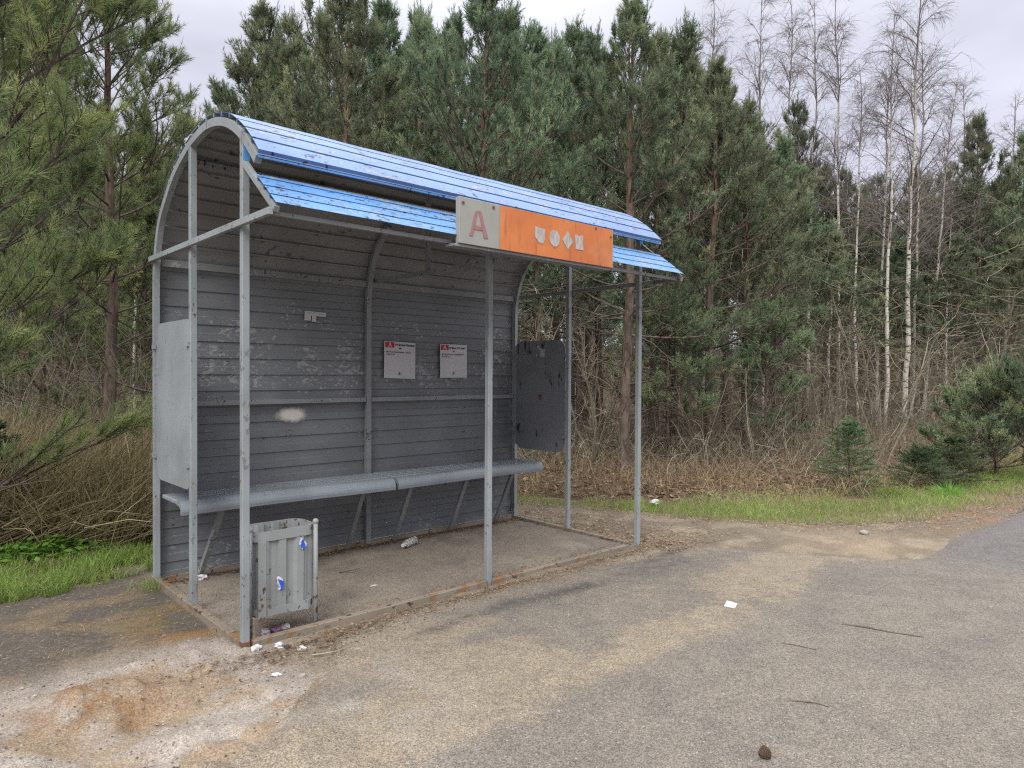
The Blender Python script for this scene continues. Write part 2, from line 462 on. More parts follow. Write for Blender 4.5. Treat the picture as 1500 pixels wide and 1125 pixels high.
# sand spit where the verge meets the road, rusty leaves along the kerbless edge further on
sp = np.exp(-(((X - 4.75) / .5) ** 2 + ((Y + 2.65) / .45) ** 2)); C = lerp(C, (.33, .26, .185), np.clip(sp * 1.3, 0, 1) * (.5 + .5 * sstep(.4, .6, n2)))
rl = sstep(5.2, 6.2, X) * sstep(-2.62, -2.9, Y); C = lerp(C, (.20, .105, .06), rl * sstep(.35, .6, n2) * .6)
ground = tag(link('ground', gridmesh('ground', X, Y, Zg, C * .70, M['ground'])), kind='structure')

xs = dense(-320, 320, -2.6, 9.5, .032); vs = np.concatenate([np.arange(0, 3.0, .032), 3.0 + np.geomspace(.04, 300, 30)])
X, Vv = np.meshgrid(xs, vs); Y = road_edge(xs)[None] - Vv
n1 = fbm(X, Y, 1.1, 51); n2 = fbm(X, Y, 4, 52); n3 = fbm(X, Y, 14, 53)
Zr = np.where(Vv < 3, gz(X, Y) * sstep(.7, .05, Vv), 0) + .003 + .009 * sstep(0, .14, Vv) + (fbm(X, Y, .7, 54) - .5) * .015 * sstep(.3, 1.5, Vv)
Zr = np.maximum(Zr, np.where(Vv < 4, gz(X, Y) + .003, -1))
C = np.zeros(X.shape + (3,)); C[:] = (.212, .187, .162)
C = lerp(C, (.236, .208, .178), sstep(.40, .70, n1) * .8); C = lerp(C, (.178, .162, .147), sstep(.52, .72, n2) * .45)
lay = sstep(4.6, 3.9, X)
bn = fbm(X, Y, .9, 55); fine = fbm(X, Y, 30, 57, 3)
band = np.exp(-((Y + 2.76 - .12 * np.sin(X * 2.4) - .03 * X) / np.where(Y < -2.76, .20, .30)) ** 2)
sm = fbm(X * .8, Y * 1.8, 1.7, 56) * .62 + n2 * .2 + fine * .18
sand = lay * sstep(.47, .66, sm + .17 * band + .15 * np.exp(-((Y + 1.72) / .12) ** 2) + .07 * sstep(1.6, .6, X) - .04 - .25 * sstep(-2.95, -3.25, Y))
C = lerp(C, (.325, .270, .200), sand * (.62 + .5 * sstep(.40, .62, fine))); C = lerp(C, (.275, .232, .182), lay * sstep(.40, .62, fine * .5 + n3 * .5) * .45 * sstep(-3.2, -2.6, Y))
dk = lay * np.exp(-((Y + 2.02 + .05 * np.sin(X * 3 + 1) - .03 * X) / .07) ** 2) * sstep(.42, .60, n2 * .35 + bn * .4 + fine * .25) * sstep(.2, .7, X)
C = lerp(C, (.10, .092, .086), np.clip(dk * .9, 0, 1)); C = lerp(C, (.115, .108, .103), np.exp(-(((X - 2.9) / .42) ** 2 + ((Y + 2.02) / .20) ** 2)) * sstep(.34, .55, n3 * .6 + fine * .4) * .8)
near = sstep(.16, .0, Vv); C = lerp(C, (.25, .20, .145), near * .8)
nl = sstep(.75, .1, X) * sstep(-3.3, -2.3, Y); C = lerp(C, (.34, .305, .265), nl * sstep(.38, .6, n2) * .9)
far = sstep(-2.9, -3.3, Y) * sstep(4.2, 4.9, X); C = lerp(C, (.165, .155, .158), far * .7)
road = tag(link('road', gridmesh('road', X, Y, Zr, C * .68, M['asphalt'])), kind='structure')

# ------------------------------------------------------------------ bus shelter
SL, SM, SD, SE, HB = 3.233, .7415, 1.5225, 1.9212, 2.1515
RX = 1.605


def box_bm(bm, a, b):
    a = [min(p, q) for p, q in zip(a, b)], [max(p, q) for p, q in zip(a, b)]
    (x0, y0, z0), (x1, y1, z1) = a
    v = [bm.verts.new(p) for p in ((x0, y0, z0), (x1, y0, z0), (x1, y1, z0), (x0, y1, z0), (x0, y0, z1), (x1, y0, z1), (x1, y1, z1), (x0, y1, z1))]
    for f in ((0, 3, 2, 1), (4, 5, 6, 7), (0, 1, 5, 4), (1, 2, 6, 5), (2, 3, 7, 6), (3, 0, 4, 7)): bm.faces.new([v[i] for i in f])
    return v


def bar_bm(bm, p, q, w, h, upv=(0, 0, 1)):
    """square bar from p to q, w wide, h along upv"""
    p = Vector(p); q = Vector(q); d = (q - p).normalized(); u = Vector(upv)
    s = d.cross(u).normalized(); u = s.cross(d).normalized()
    c = []
    for e in (p, q):
        for a, b in ((-1, -1), (1, -1), (1, 1), (-1, 1)): c.append(bm.verts.new(e + s * a * w / 2 + u * b * h / 2))
    for f in ((3, 2, 1, 0), (4, 5, 6, 7), (0, 1, 5, 4), (1, 2, 6, 5), (2, 3, 7, 6), (3, 0, 4, 7)): bm.faces.new([c[i] for i in f])


def bmobj(name, bm, m, parent=None, loc=None, bevel=0, smooth=False):
    if bevel: bmesh.ops.bevel(bm, geom=bm.edges[:], offset=bevel, segments=1, affect='EDGES', profile=.5)
    bmesh.ops.recalc_face_normals(bm, faces=bm.faces[:])
    me = bpy.data.meshes.new(name); bm.to_mesh(me); bm.free()
    for k in (m if isinstance(m, list) else [m]): me.materials.append(k)
    if smooth: me.polygons.foreach_set('use_smooth', [True] * len(me.polygons))
    return link(name, me, parent, loc)


SH = empty('bus_shelter', (0, 0, 0))
tag(SH, 'grey and blue metal bus shelter with curved corrugated roof, bench inside and orange sign board', 'bus shelter')

APT = np.array([(0, 0), (0, .7), (0, 1.4), (0, 1.95), (-.012, 2.10), (-.055, 2.26), (-.125, 2.40), (-.25, 2.52), (-.44, 2.655), (-.70, 2.755), (-.93, 2.795), (-1.08, 2.795), (-1.24, 2.765), (-1.39, 2.708), (-1.535, 2.62), (-1.645, 2.527), (-1.722, 2.452)])


def catmull(P, n=14):
    Q = np.vstack([2 * P[0] - P[1], P, 2 * P[-1] - P[-2]]); o = []
    for i in range(1, len(Q) - 2):
        for t in np.linspace(0, 1, n, endpoint=False):
            a, b, c, d = Q[i - 1:i + 3]
            o.append(.5 * ((2 * b) + (c - a) * t + (2 * a - 5 * b + 4 * c - d) * t * t + (3 * b - a - 3 * c + d) * t ** 3))
    o.append(P[-1]); return np.array(o)


ARC = catmull(APT); SEG = np.linalg.norm(np.diff(ARC, axis=0), axis=1); S = np.concatenate([[0], np.cumsum(SEG)]); STOT = S[-1]


def arc_at(s):
    y = np.interp(s, S, ARC[:, 0]); z = np.interp(s, S, ARC[:, 1])
    e = .02; dy = np.interp(s + e, S, ARC[:, 0]) - np.interp(s - e, S, ARC[:, 0]); dz = np.interp(s + e, S, ARC[:, 1]) - np.interp(s - e, S, ARC[:, 1])
    l = np.hypot(dy, dz); return y, z, dz / l, -dy / l       # outward normal (towards +y on the wall, up on the roof)


def trap(s, pitch=.116, depth=.011):
    u = (s / pitch) % 1.0
    return depth * np.interp(u, [0, .45, .50, .95, 1.0], [0, 0, 1, 1, 0])


def groove(s, pitch=.116, depth=.014):
    u = (s / pitch) % 1.0
    return depth * np.interp(u, [0, .42, .45, .55, .58, 1.0], [1, 1, 0, 0, 1, 1])


def corr_sheet(name, s0, s1, x0, x1, fn, mats, pitch=.116, thick=.002, off=.004, wob=0.0, depth=.012, fnp=trap, kk=(0, .45, .50, .95)):
    ks = np.concatenate([np.arange(math.floor(s0 / pitch), math.ceil(s1 / pitch) + 1)[:, None] * pitch + np.array(kk) * pitch]).ravel()
    ks = np.unique(np.concatenate([[s0, s1], ks[(ks > s0 + .004) & (ks < s1 - .004)], np.arange(s0, s1, .03)]))
    xs = np.arange(x0, x1 + .001, (x1 - x0) / max(2, round((x1 - x0) / .06)))
    y, z, ny, nz = fn(ks); d = fnp(ks, pitch, depth) + off
    XX, KK = np.meshgrid(xs, np.arange(len(ks)))
    w = (fbm(XX * 1.0, ks[KK], 2.5, 61) - .5) * wob
    inn = np.stack([XX, (y + ny * d)[KK] + ny[KK] * w, (z + nz * d)[KK] + nz[KK] * w], -1)
    out = inn + np.stack([XX * 0, ny[KK] * thick, nz[KK] * thick], -1)
    n, k = len(xs), len(ks); V = np.concatenate([inn.reshape(-1, 3), out.reshape(-1, 3)])
    i = (np.arange(k - 1)[:, None] * n + np.arange(n - 1)[None]).ravel(); o = n * k
    Fi = np.stack([i, i + n, i + n + 1, i + 1], -1); Fo = np.stack([i, i + 1, i + n + 1, i + n], -1) + o
    a = np.arange(n - 1); e = []
    for r in (0, (k - 1) * n): e.append(np.stack([a + r, a + r + 1, a + r + 1 + o, a + r + o], -1))
    b = np.arange(k - 1) * n
    for r in (0, n - 1): e.append(np.stack([b + r, b + r + n, b + r + n + o, b + r + o], -1))
    return fast_mesh(name, V, [Fi, Fo, np.concatenate(e)], mats, [0, 1, 1])


s_b = float(np.interp(2.135, ARC[:80, 1], S[:80]))
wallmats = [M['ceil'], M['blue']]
link('back_wall', corr_sheet('back_wall', .03, s_b, -.012, SL + .012, arc_at, [M['wall'], M['wall']], wob=.006, depth=.009), SH)
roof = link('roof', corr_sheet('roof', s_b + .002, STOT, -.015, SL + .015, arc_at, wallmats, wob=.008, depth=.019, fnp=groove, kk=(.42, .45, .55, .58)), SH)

# folded front edge strip of the roof
bm = bmesh.new()
y, z, ny, nz = arc_at(np.array([STOT - .001])); y = float(y[0]); z = float(z[0])
bar_bm(bm, (-.012, y + .004, z - .004), (SL + .012, y + .004, z - .004), .016, .010)
bmobj('roof_edge', bm, M['blue2'], roof)


def arch(name, x0, x1, s0, s1, th, m, off=0.0):
    ss = np.arange(s0, s1 + .001, (s1 - s0) / 90); y, z, ny, nz = arc_at(ss); n = len(ss)
    V = np.concatenate([np.stack([np.full(n, x), y + ny * o, z + nz * o], -1) for x, o in ((x0, off), (x1, off), (x1, off - th), (x0, off - th))])
    a = np.arange(n - 1); F = [np.stack([a + i * n, a + 1 + i * n, a + 1 + ((i + 1) % 4) * n, a + ((i + 1) % 4) * n], -1) for i in range(4)]
    cap = np.array([[0, n, 2 * n, 3 * n], [n - 1, 4 * n - 1, 3 * n - 1, 2 * n - 1]])
    return link(name, fast_mesh(name, V, F + [cap], [m]), SH)


arch('arch_rib', -.02, .014, 0, STOT - .005, .045, M['post'])
arch('arch_rib', RX - .022, RX + .022, 0, s_b + .55, .035, M['dpost'])
arch('arch_rib', SL - .014, SL + .02, 0, STOT - .005, .045, M['post'])

T = .038


def post(x, y, top, m, z0=-.03):
    bm = bmesh.new(); box_bm(bm, (x - T / 2, y - T / 2, z0), (x + T / 2, y + T / 2, top)); return bmobj('post', bm, m, SH, bevel=.003)


post(0, -SM, 2.735, M['post']); p0 = post(0, -SD, 2.60, M['post'])
post(SL, -SM, 2.735, M['post']); post(SL, -SD, 2.60, M['post']); post(RX + .02, -SD, 2.455, M['post'])
# rust bleeding up the foot of the near front post, bare patch of old blue at its top
bm = bmesh.new(); box_bm(bm, (-T / 2 - .001, -SD - T / 2 - .001, -.02), (T / 2 + .001, -SD + T / 2 + .001, .035)); bmobj('rusty_foot', bm, M['rust'], p0)
bm = bmesh.new(); box_bm(bm, (-T / 2 + .004, -SD - T / 2 - .001, 2.47), (T / 2 + .0012, -SD + .01, 2.575)); bmobj('old_blue_paint', bm, plain('old_blue', (.10, .30, .62), .5, .3, 30), p0)
bm = bmesh.new(); box_bm(bm, (SL - T / 2 - .001, -SD - T / 2 - .001, 2.47), (SL + T / 2 + .0012, -SD + .01, 2.57)); bmobj('old_blue_paint', bm, bpy.data.materials['old_blue'], SH)

for x, m in ((-.032, 'post'), (SL + .032, 'dpost')):
    bm = bmesh.new(); bar_bm(bm, (x, .0, HB), (x, -SE + .01, HB), .024, .034); bmobj('cross_bar', bm, M[m], SH, bevel=.002)
bm = bmesh.new(); bar_bm(bm, (RX + .055, -.03, HB + .012), (RX + .055, -SE + .02, HB + .002), .024, .034); bmobj('cross_bar', bm, M['dpost'], SH)
bm = bmesh.new(); bar_bm(bm, (RX + .055, -.78, HB + .03), (RX + .055, -.78, 2.765), .03, .03, (0, 1, 0)); bmobj('roof_strut', bm, M['dpost'], SH)
# rails along the back wall
for z, h, m in ((1.19, .035, 'dpost'), (2.135, .05, 'dpost')):
    for x0, x1 in ((.026, RX - .026), (RX + .026, SL - .026)):
        bm = bmesh.new(); bar_bm(bm, (x0, -.022, z), (x1, -.022, z), .03, h); bmobj('wall_rail', bm, M[m], SH, bevel=.002)
sy, sz, _, _ = arc_at(np.array([S[np.argmin(abs(ARC[:, 0] + .57))]]))
bm = bmesh.new(); bar_bm(bm, (.024, float(sy[0]), float(sz[0]) - .022), (SL - .024, float(sy[0]), float(sz[0]) - .022), .035, .03); bmobj('purlin', bm, M['dpost'], SH)
bm = bmesh.new(); bar_bm(bm, (.024, -SD + .045, 2.585), (SL - .024, -SD + .045, 2.585), .03, .03); bmobj('purlin', bm, M['dpost'], SH)

# awning below the roof lip
A0 = np.array([-SD - .022, 2.462]); A1 = np.array([-SE, HB + .018]); AL = float(np.linalg.norm(A1 - A0)); AD = (A1 - A0) / AL


def awn_at(s):
    s = np.asarray(s, float); return A0[0] + AD[0] * s, A0[1] + AD[1] * s, np.full(s.shape, AD[1]), np.full(s.shape, -AD[0])


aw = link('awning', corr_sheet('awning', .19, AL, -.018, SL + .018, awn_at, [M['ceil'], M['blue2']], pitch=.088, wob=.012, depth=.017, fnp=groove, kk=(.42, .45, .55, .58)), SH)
bm = bmesh.new(); bar_bm(bm, (-.01, -SE + .045, HB - .002), (SL + .01, -SE + .045, HB - .002), .024, .02); bmobj('edge_rail', bm, M['dpost'], aw)
for x, m in ((-.006, 'post'), (SL + .006, 'dpost')):
    bm = bmesh.new(); bar_bm(bm, (x, A0[0], A0[1] - .008), (x, A1[0] + .004, A1[1] - .008), .026, .028); bmobj('end_bar', bm, M[m], aw)
bm = bmesh.new(); bar_bm(bm, (.024, A0[0] + AD[0] * .175 + .012, A0[1] + AD[1] * .175 + .004), (SL - .024, A0[0] + AD[0] * .175 + .012, A0[1] + AD[1] * .175 + .004), .02, .035); bmobj('beam', bm, M['dpost'], aw)

# sign board
SY = -1.955; sx0, sx1, sxm, sb, st_ = 1.035, 2.375, 1.335, 2.137, 2.398
bm = bmesh.new(); box_bm(bm, (sx0, SY, sb), (sx1, SY + .035, st_)); sign = bmobj('sign_board', bm, M['signgrey'], SH, bevel=.002)
bm = bmesh.new(); box_bm(bm, (sx0 - .03, SY + .012, sb - .016), (sx1 - .02, SY + .09, sb - .002)); bmobj('ledge', bm, M['dpost'], sign)
bm = bmesh.new(); box_bm(bm, (sxm, SY - .003, sb + .002), (sx1 - .012, SY - .0005, st_ - .002)); bmobj('orange_panel', bm, M['orange'], sign)


def flat_poly(bm, pts, y0, y1):
    a = [bm.verts.new((x, y0, z)) for x, z in pts]; b = [bm.verts.new((x, y1, z)) for x, z in pts]
    bm.faces.new(a[::-1]); bm.faces.new(b)
    for i in range(len(pts)): j = (i + 1) % len(pts); bm.faces.new((a[i], a[j], b[j], b[i]))


def jag(pts, amp=.002, n=4):
    o = []
    for i in range(len(pts)):
        (x, z), (u, w) = pts[i], pts[(i + 1) % len(pts)]
        for k in range(n): f = k / n; o.append((x + (u - x) * f + random.uniform(-amp, amp), z + (w - z) * f + random.uniform(-amp, amp)))
    return o


# stencilled red letter A on the bare metal end of the board: two strokes and a bar with stencil bridges
bm = bmesh.new(); ax, az = 1.172, 2.188; s = .148
flat_poly(bm, jag([(ax - .066, az), (ax - .040, az), (ax - .0035, az + s), (ax - .018, az + s)], .0015), SY - .003, SY - .001)
flat_poly(bm, jag([(ax + .040, az - .002), (ax + .072, az - .002), (ax + .020, az + s), (ax + .001, az + s)], .0015), SY - .003, SY - .001)
flat_poly(bm, jag([(ax - .030, az + .038), (ax + .028, az + .038), (ax + .022, az + .062), (ax - .021, az + .062)], .002), SY - .003, SY - .001)
bmobj('stencil_letter', bm, M['red'], sign)
cz_ = 2.268
cx_ = 1.665
sh = [(cx_ - .045, cz_ + .045), (cx_ + .04, cz_ + .040), (cx_ + .043, cz_ - .01), (cx_ + .03, cz_ - .05), (cx_ + .005, cz_ - .055), (cx_ - .02, cz_ - .04), (cx_ - .043, cz_ - .018)]
sets = [sh]
cx_ = 1.795; sets.append([(cx_ + .047 * math.cos(a), cz_ - .006 + .052 * math.sin(a)) for a in np.linspace(0, 6.283, 18, endpoint=False)])
cx_ = 1.918; sets.append([(cx_ - .052, cz_ - .004), (cx_ - .004, cz_ - .060), (cx_ + .050, cz_ - .006), (cx_ - .002, cz_ + .058)])
cx_ = 2.022; sets.append([(cx_ - .038, cz_ + .045), (cx_ - .02, cz_ + .048), (cx_, cz_ + .036), (cx_ + .02, cz_ + .048), (cx_ + .043, cz_ + .046), (cx_ + .036, cz_), (cx_ + .045, cz_ - .05), (cx_ - .03, cz_ - .048), (cx_ - .034, cz_)])
for p in sets:
    bm = bmesh.new(); flat_poly(bm, jag(p, .0015, 3), SY - .0055, SY - .0035); bmobj('peeled_patch', bm, M['patch'], sign)
for x, z in ((1.06, 2.365), (1.285, 2.375), (2.345, 2.345), (2.19, 2.382)):
    bm = bmesh.new(); bmesh.ops.create_circle(bm, cap_ends=True, segments=8, radius=.0085, matrix=Matrix.Translation((x, SY - .0058, z)) @ Matrix.Rotation(R(90), 4, 'X'))
    g = bmesh.ops.extrude_face_region(bm, geom=bm.faces[:]); bmesh.ops.translate(bm, verts=[q for q in g['geom'] if isinstance(q, bmesh.types.BMVert)], vec=(0, .0035, 0))
    bmobj('bolt', bm, M['rust'], sign)

# bench
bench = empty('bench', (0, -.3, .58)); bench.parent = SH
BZ = .597
for x0, x1 in ((.015, RX - .022), (RX + .002, SL - .045)):
    for k, (ya, yb) in enumerate(((-.085, -.150), (-.160, -.225), (-.235, -.300), (-.310, -.375))):
        bm = bmesh.new(); box_bm(bm, (x0, ya, BZ - .028), (x1, yb, BZ)); o = bmobj('slat', bm, M['bench'], bench, bevel=.005); o.matrix_parent_inverse = bench.matrix_world.inverted(); o.location = (0, 0, 0)
    n = 9; prof = [(-.385, BZ - .03), (-.385, BZ), (-.420, BZ - .001)] + [(-.420 - .062 * math.sin(a), BZ - .062 + .061 * math.cos(a)) for a in np.linspace(.25, 1.57, 6)] + [(-.478, BZ - .085), (-.462, BZ - .085), (-.455, BZ - .05), (-.43, BZ - .032)]
    bm = bmesh.new(); xs = np.linspace(x0, x1 - .006, 12); rings = [[bm.verts.new((x, y_, z_ + .004 * math.sin(x * 3))) for y_, z_ in prof] for x in xs]
    for a, b in zip(rings, rings[1:]):
        for i in range(len(prof)): j = (i + 1) % len(prof); bm.faces.new((a[i], a[j], b[j], b[i]))
    bm.faces.new(rings[0]); bm.faces.new(rings[-1][::-1]); o = bmobj('front_slat', bm, M['bench'], bench); o.matrix_parent_inverse = bench.matrix_world.inverted(); o.location = (0, 0, 0)
for xt, xb in ((.30, .26), (1.34, 1.40), (1.775, 1.84), (2.34, 2.43), (2.87, 2.965)):
    bm = bmesh.new(); bar_bm(bm, (xt, -.415, BZ - .05), (xb, -.05, -.005), .032, .03); bar_bm(bm, (xt, -.07, BZ - .045), (xt, -.42, BZ - .045), .03, .028)
    o = bmobj('brace', bm, M['dpost'], bench)
    o.matrix_parent_inverse = bench.matrix_world.inverted(); o.location = (0, 0, 0)


def rel(o, parent):
    """keep world-space mesh coordinates under a parent that stands elsewhere"""
    p = parent; off = Vector((0, 0, 0))
    while p is not None: off += p.location; p = p.parent
    o.matrix_parent_inverse = Matrix.Identity(4); o.location = -off
    return o


for o in bench.children: rel(o, bench)


# side panels
def side_panel(x, y0, y1, z0, z1, m, rad, label, clip_in):
    def corner(cy, cz, a0, r): return [(cy + r * math.cos(a0 + a), cz + r * math.sin(a0 + a)) for a in np.linspace(0, math.pi / 2, 7)]
    r1, r2 = rad
    pts = corner(y1 - r1, z1 - r1, 0, r1) + corner(y0 + r2, z1 - r2, math.pi / 2, r2) + corner(y0 + r2, z0 + r2, math.pi, r2) + corner(y1 - r1, z0 + r1, 1.5 * math.pi, r1)
    bm = bmesh.new(); a = [bm.verts.new((x - .002, p, q)) for p, q in pts]; b = [bm.verts.new((x + .002, p, q)) for p, q in pts]
    bm.faces.new(a); bm.faces.new(b[::-1])
    for i in range(len(pts)): j = (i + 1) % len(pts); bm.faces.new((a[i], a[j], b[j], b[i]))
    o = bmobj('side_panel', bm, m, SH); o['label'] = label
    for yc, d in ((-.045, 1), (-SM + .03, -1)):
        for zc in (z0 + .15, z1 - .15):
            bm = bmesh.new(); box_bm(bm, (x - .018, yc - .028, zc - .014), (x - .004, yc + .028, zc + .014)); box_bm(bm, (x + .0025, yc - .02, zc - .014), (x + .012, yc + .02, zc + .014)); bmobj('clip', bm, M['post'] if x < 1 else M['dpost'], o)
    return o


side_panel(-.012, -.715, -.066, .705, 1.722, M['panel'], (.10, .045), 'pale blue-grey side panel', 1)
dp = side_panel(SL, -.70, -.035, .690, 1.722, M['dpanel'], (.09, .09), 'dark slate side panel with paper remains', -1)
bm = bmesh.new()
for a, b, c, d in ((-.385, -.44, 1.565, 1.635), (-.325, -.335, 1.565, 1.60), (-.335, -.37, 1.655, 1.675), (-.345, -.41, 1.635, 1.648)): box_bm(bm, (SL - .0035, a, c), (SL - .0024, b, d))
for k in range(16): q = random.uniform(-.45, -.32); w = random.uniform(1.45, 1.48) if k < 8 else random.uniform(1.56, 1.68); box_bm(bm, (SL - .0034, q, w), (SL - .0023, q - random.uniform(.004, .016), w + random.uniform(.004, .012)))
tag(bmobj('paper_remains', bm, plain('paper_remains', (.42, .41, .40), .8, .4, 60), dp), kind='stuff')
bm = bmesh.new(); box_bm(bm, (SL - .005, -.36, 1.195), (SL - .0025, -.405, 1.215)); box_bm(bm, (SL - .0052, -.375, 1.165), (SL - .0027, -.395, 1.193)); bmobj('rusty_hole', bm, M['rust'], dp)

# angle-iron base frame
for p, q, w, h in (((0, .02, .012), (0, -SD + .02, .010), .045, .05), ((SL, .0, .006), (SL, -SD + .10, -.004), .04, .04)):
    bm = bmesh.new(); bar_bm(bm, p, q, w, h); bmobj('base_sill', bm, M['sill'], SH, bevel=.003)
bm = bmesh.new(); bar_bm(bm, (.03, -SD - .012, .012), (RX, -SD - .004, .010), .045, .05); bar_bm(bm, (RX + .04, -SD - .004, .010), (SL - .12, -SD + .02, .002), .042, .045); bmobj('base_sill', bm, M['sill'], SH, bevel=.003)
bm = bmesh.new(); bar_bm(bm, (.03, .0, .0), (SL - .03, .0, .0), .05, .05); bmobj('base_sill', bm, M['sill'], SH)

# pale smudge in place of a blurred-out mark on the back wall
bm = bmesh.new(); v = [bm.verts.new(p) for p in ((-.17, 0, -.075), (.17, 0, -.075), (.17, 0, .075), (-.17, 0, .075))]; bm.faces.new(v)
sm = bmobj('blurred_mark_stand_in', bm, M['smear'], SH, (.955, -.004, 1.085))


# ------------------------------------------------------------------ notices on the back wall
def text_mesh(txt, size, m, parent, x, z, bold=0.0):
    cu = bpy.data.curves.new('t', 'FONT'); cu.body = txt; cu.size = size; cu.offset = bold; cu.resolution_u = 2
    o = bpy.data.objects.new('t', cu); COL.objects.link(o); dg = bpy.context.evaluated_depsgraph_get()
    me = bpy.data.meshes.new_from_object(o.evaluated_get(dg)); bpy.data.objects.remove(o)
    me.materials.clear(); me.materials.append(m)
    for v in me.vertices: v.co = (v.co.x + x, -.0035, v.co.y + z)
    return me


def notice(x, z, w, h, tilt, rows, label, skew=0):
    bm = bmesh.new(); n = 6; g = [[bm.verts.new(((i / n - .5) * w + skew * (j / n - .5), .004 * math.sin(3.1 * i / n) * (1 - j / n) - .0005, (j / n - .5) * h)) for i in range(n + 1)] for j in range(n + 1)]
    for j in range(n):
        for i in range(n): bm.faces.new((g[j][i], g[j][i + 1], g[j + 1][i + 1], g[j + 1][i]))
    o = bmobj('timetable_notice', bm, M['paper'], None, (x, -.016, z)); o.rotation_euler = (0, R(tilt), 0)
    md = o.modifiers.new('thickness', 'SOLIDIFY'); md.thickness = .0015; md.offset = 0
    tag(o, label, 'notice', 'timetable notices on the back wall')
    bm = bmesh.new(); box_bm(bm, (-w / 2 + .008, -.0032, h / 2 - .052), (-w / 2 + .094, -.0022, h / 2 - .006)); q = bmobj('red_square', bm, M['nred'], o)
    link('white_letter', text_mesh('А', .052, M['paper'], None, -w / 2 + .034, h / 2 - .047, .001), q)
    acc = []
    for txt, sz, xx, zz, mm, b in rows:
        link('lettering', text_mesh(txt, sz, M[mm], None, xx, zz, b), o)
    bm = bmesh.new(); bmesh.ops.create_circle(bm, cap_ends=True, segments=7, radius=.008, matrix=Matrix.Translation((0, -.003, -h / 2 + .045)) @ Matrix.Rotation(R(90), 4, 'X')); box_bm(bm, (-.016, -.0034, -h / 2 + .03), (.016, -.0026, -h / 2 + .0335)); bmobj('emblem', bm, M['ink'], o)
    return o


notice(1.915, 1.518, .312, .310, 1.5, [('с/т Ясная Паляна', .024, -.056, .122, 'ink', .0009), ('№', .018, -.01, .092, 'ink', .0006), ('№ 215-С: Валер’янава - Сосны', .017, -.138, .062, 'inkred', .0005), ('7 45, 17 45', .018, -.138, .040, 'ink', .0005)], 'square white notice with red A mark, beside the middle rib of the back wall', -.006)
notice(2.490, 1.520, .305, .300, -.4, [('с/т Ясная Паляна', .023, -.056, .110, 'ink', .0009), ('№', .018, -.01, .080, 'ink', .0006), ('№ 215-С: Сосны - Валер’янава', .017, -.134, .055, 'inkred', .0005), ('8 15, 18 15', .018, -.134, .034, 'ink', .0005)], 'square white notice with red A mark, the one right behind the centre front post')
bm = bmesh.new()
for x0, x1, z0, z1 in ((-.09, .088, .003, .036), (-.09, -.038, -.037, .003), (-.030, .006, -.043, .003)): box_bm(bm, (x0, -.0012, z0), (x1, .0004, z1))
sc = bmobj('paper_strip', bm, M['paper'], None, (1.146, -.006, 1.845)); sc.rotation_euler = (0, R(2), 0)
tag(sc, 'small torn white strip with tear-off tabs stuck high on the back wall', 'paper')
bm = bmesh.new()
for x0, x1, z0 in ((-.07, -.03, .022), (-.02, .012, .026), (.03, .07, .016), (-.08, -.06, -.02), (-.02, -.005, -.02)): box_bm(bm, (x0, -.0022, z0), (x1, -.0014, z0 + .004))
bmobj('lettering', bm, plain('faint_ink', (.3, .29, .28)), sc)

# ------------------------------------------------------------------ litter bin
BN = empty('litter_bin', (.27, -1.40, 0)); tag(BN, 'battered pale grey metal litter bin with rusty bottom standing beside the front post', 'litter bin')
bx0, bx1, by0, by1 = .060, .408, -1.490, -1.265


def bin_prof(inset=0., n=7):
    x0, x1, y0, y1 = bx0 + inset, bx1 - inset, by0 + inset, by1 - inset; r = .065 - inset * .5; o = []
    for cx, cy, a0 in ((x1 - r, y1 - r, 0), (x0 + r, y1 - r, 90), (x0 + r, y0 + r, 180), (x1 - r, y0 + r, 270)):
        for a in np.linspace(0, 90, n): o.append((cx + r * math.cos(R(a0 + a)), cy + r * math.sin(R(a0 + a))))
    q = []
    for i in range(len(o)):
        a, b = np.array(o[i]), np.array(o[(i + 1) % len(o)]); k = max(1, int(np.linalg.norm(b - a) / .012))
        for j in range(k): q.append(tuple(a + (b - a) * j / k))
    return q


P = np.array(bin_prof()); c0 = P.mean(0); d = nrm(P - c0)
per = np.concatenate([[0], np.cumsum(np.linalg.norm(np.diff(P, axis=0), axis=1))])
rib = trap(per, .098, .015)
Q = P - d * rib[:, None]; n = len(Q)
zs = np.linspace(.135, .565, 24)
lowz = .115 + .035 * fbm(per, per * 0, 14, 71) + .02 * sstep(.2, .45, P[:, 0])
V = []; bulge = lambda z: 1 + .03 * math.sin((z - .1) * 5)
for layer, ins in ((0, 0.), (1, .0025)):
    for k, z in enumerate(zs):
        zz = np.full(n, z) if k else lowz
        V.append(np.c_[c0 + (Q - d * ins - c0) * bulge(z), zz])
V = np.concatenate(V); K = len(zs); F = []
for layer in (0, 1):
    for k in range(K - 1):
        a = layer * K * n + k * n + np.arange(n); b = layer * K * n + k * n + (np.arange(n) + 1) % n
        F.append(np.stack([a, b, b + n, a + n], -1))
for k in (0, K - 1):
    a = k * n + np.arange(n); b = k * n + (np.arange(n) + 1) % n; F.append(np.stack([a, b, b + K * n, a + K * n], -1))
body = rel(link('bin_body', fast_mesh('bin_body', V, [np.concatenate(F)], [M['bin']]), BN), BN)


NRM = np.stack([np.roll(P[:, 1], -1) - np.roll(P[:, 1], 1), -(np.roll(P[:, 0], -1) - np.roll(P[:, 0], 1))], 1); NRM = nrm(NRM)


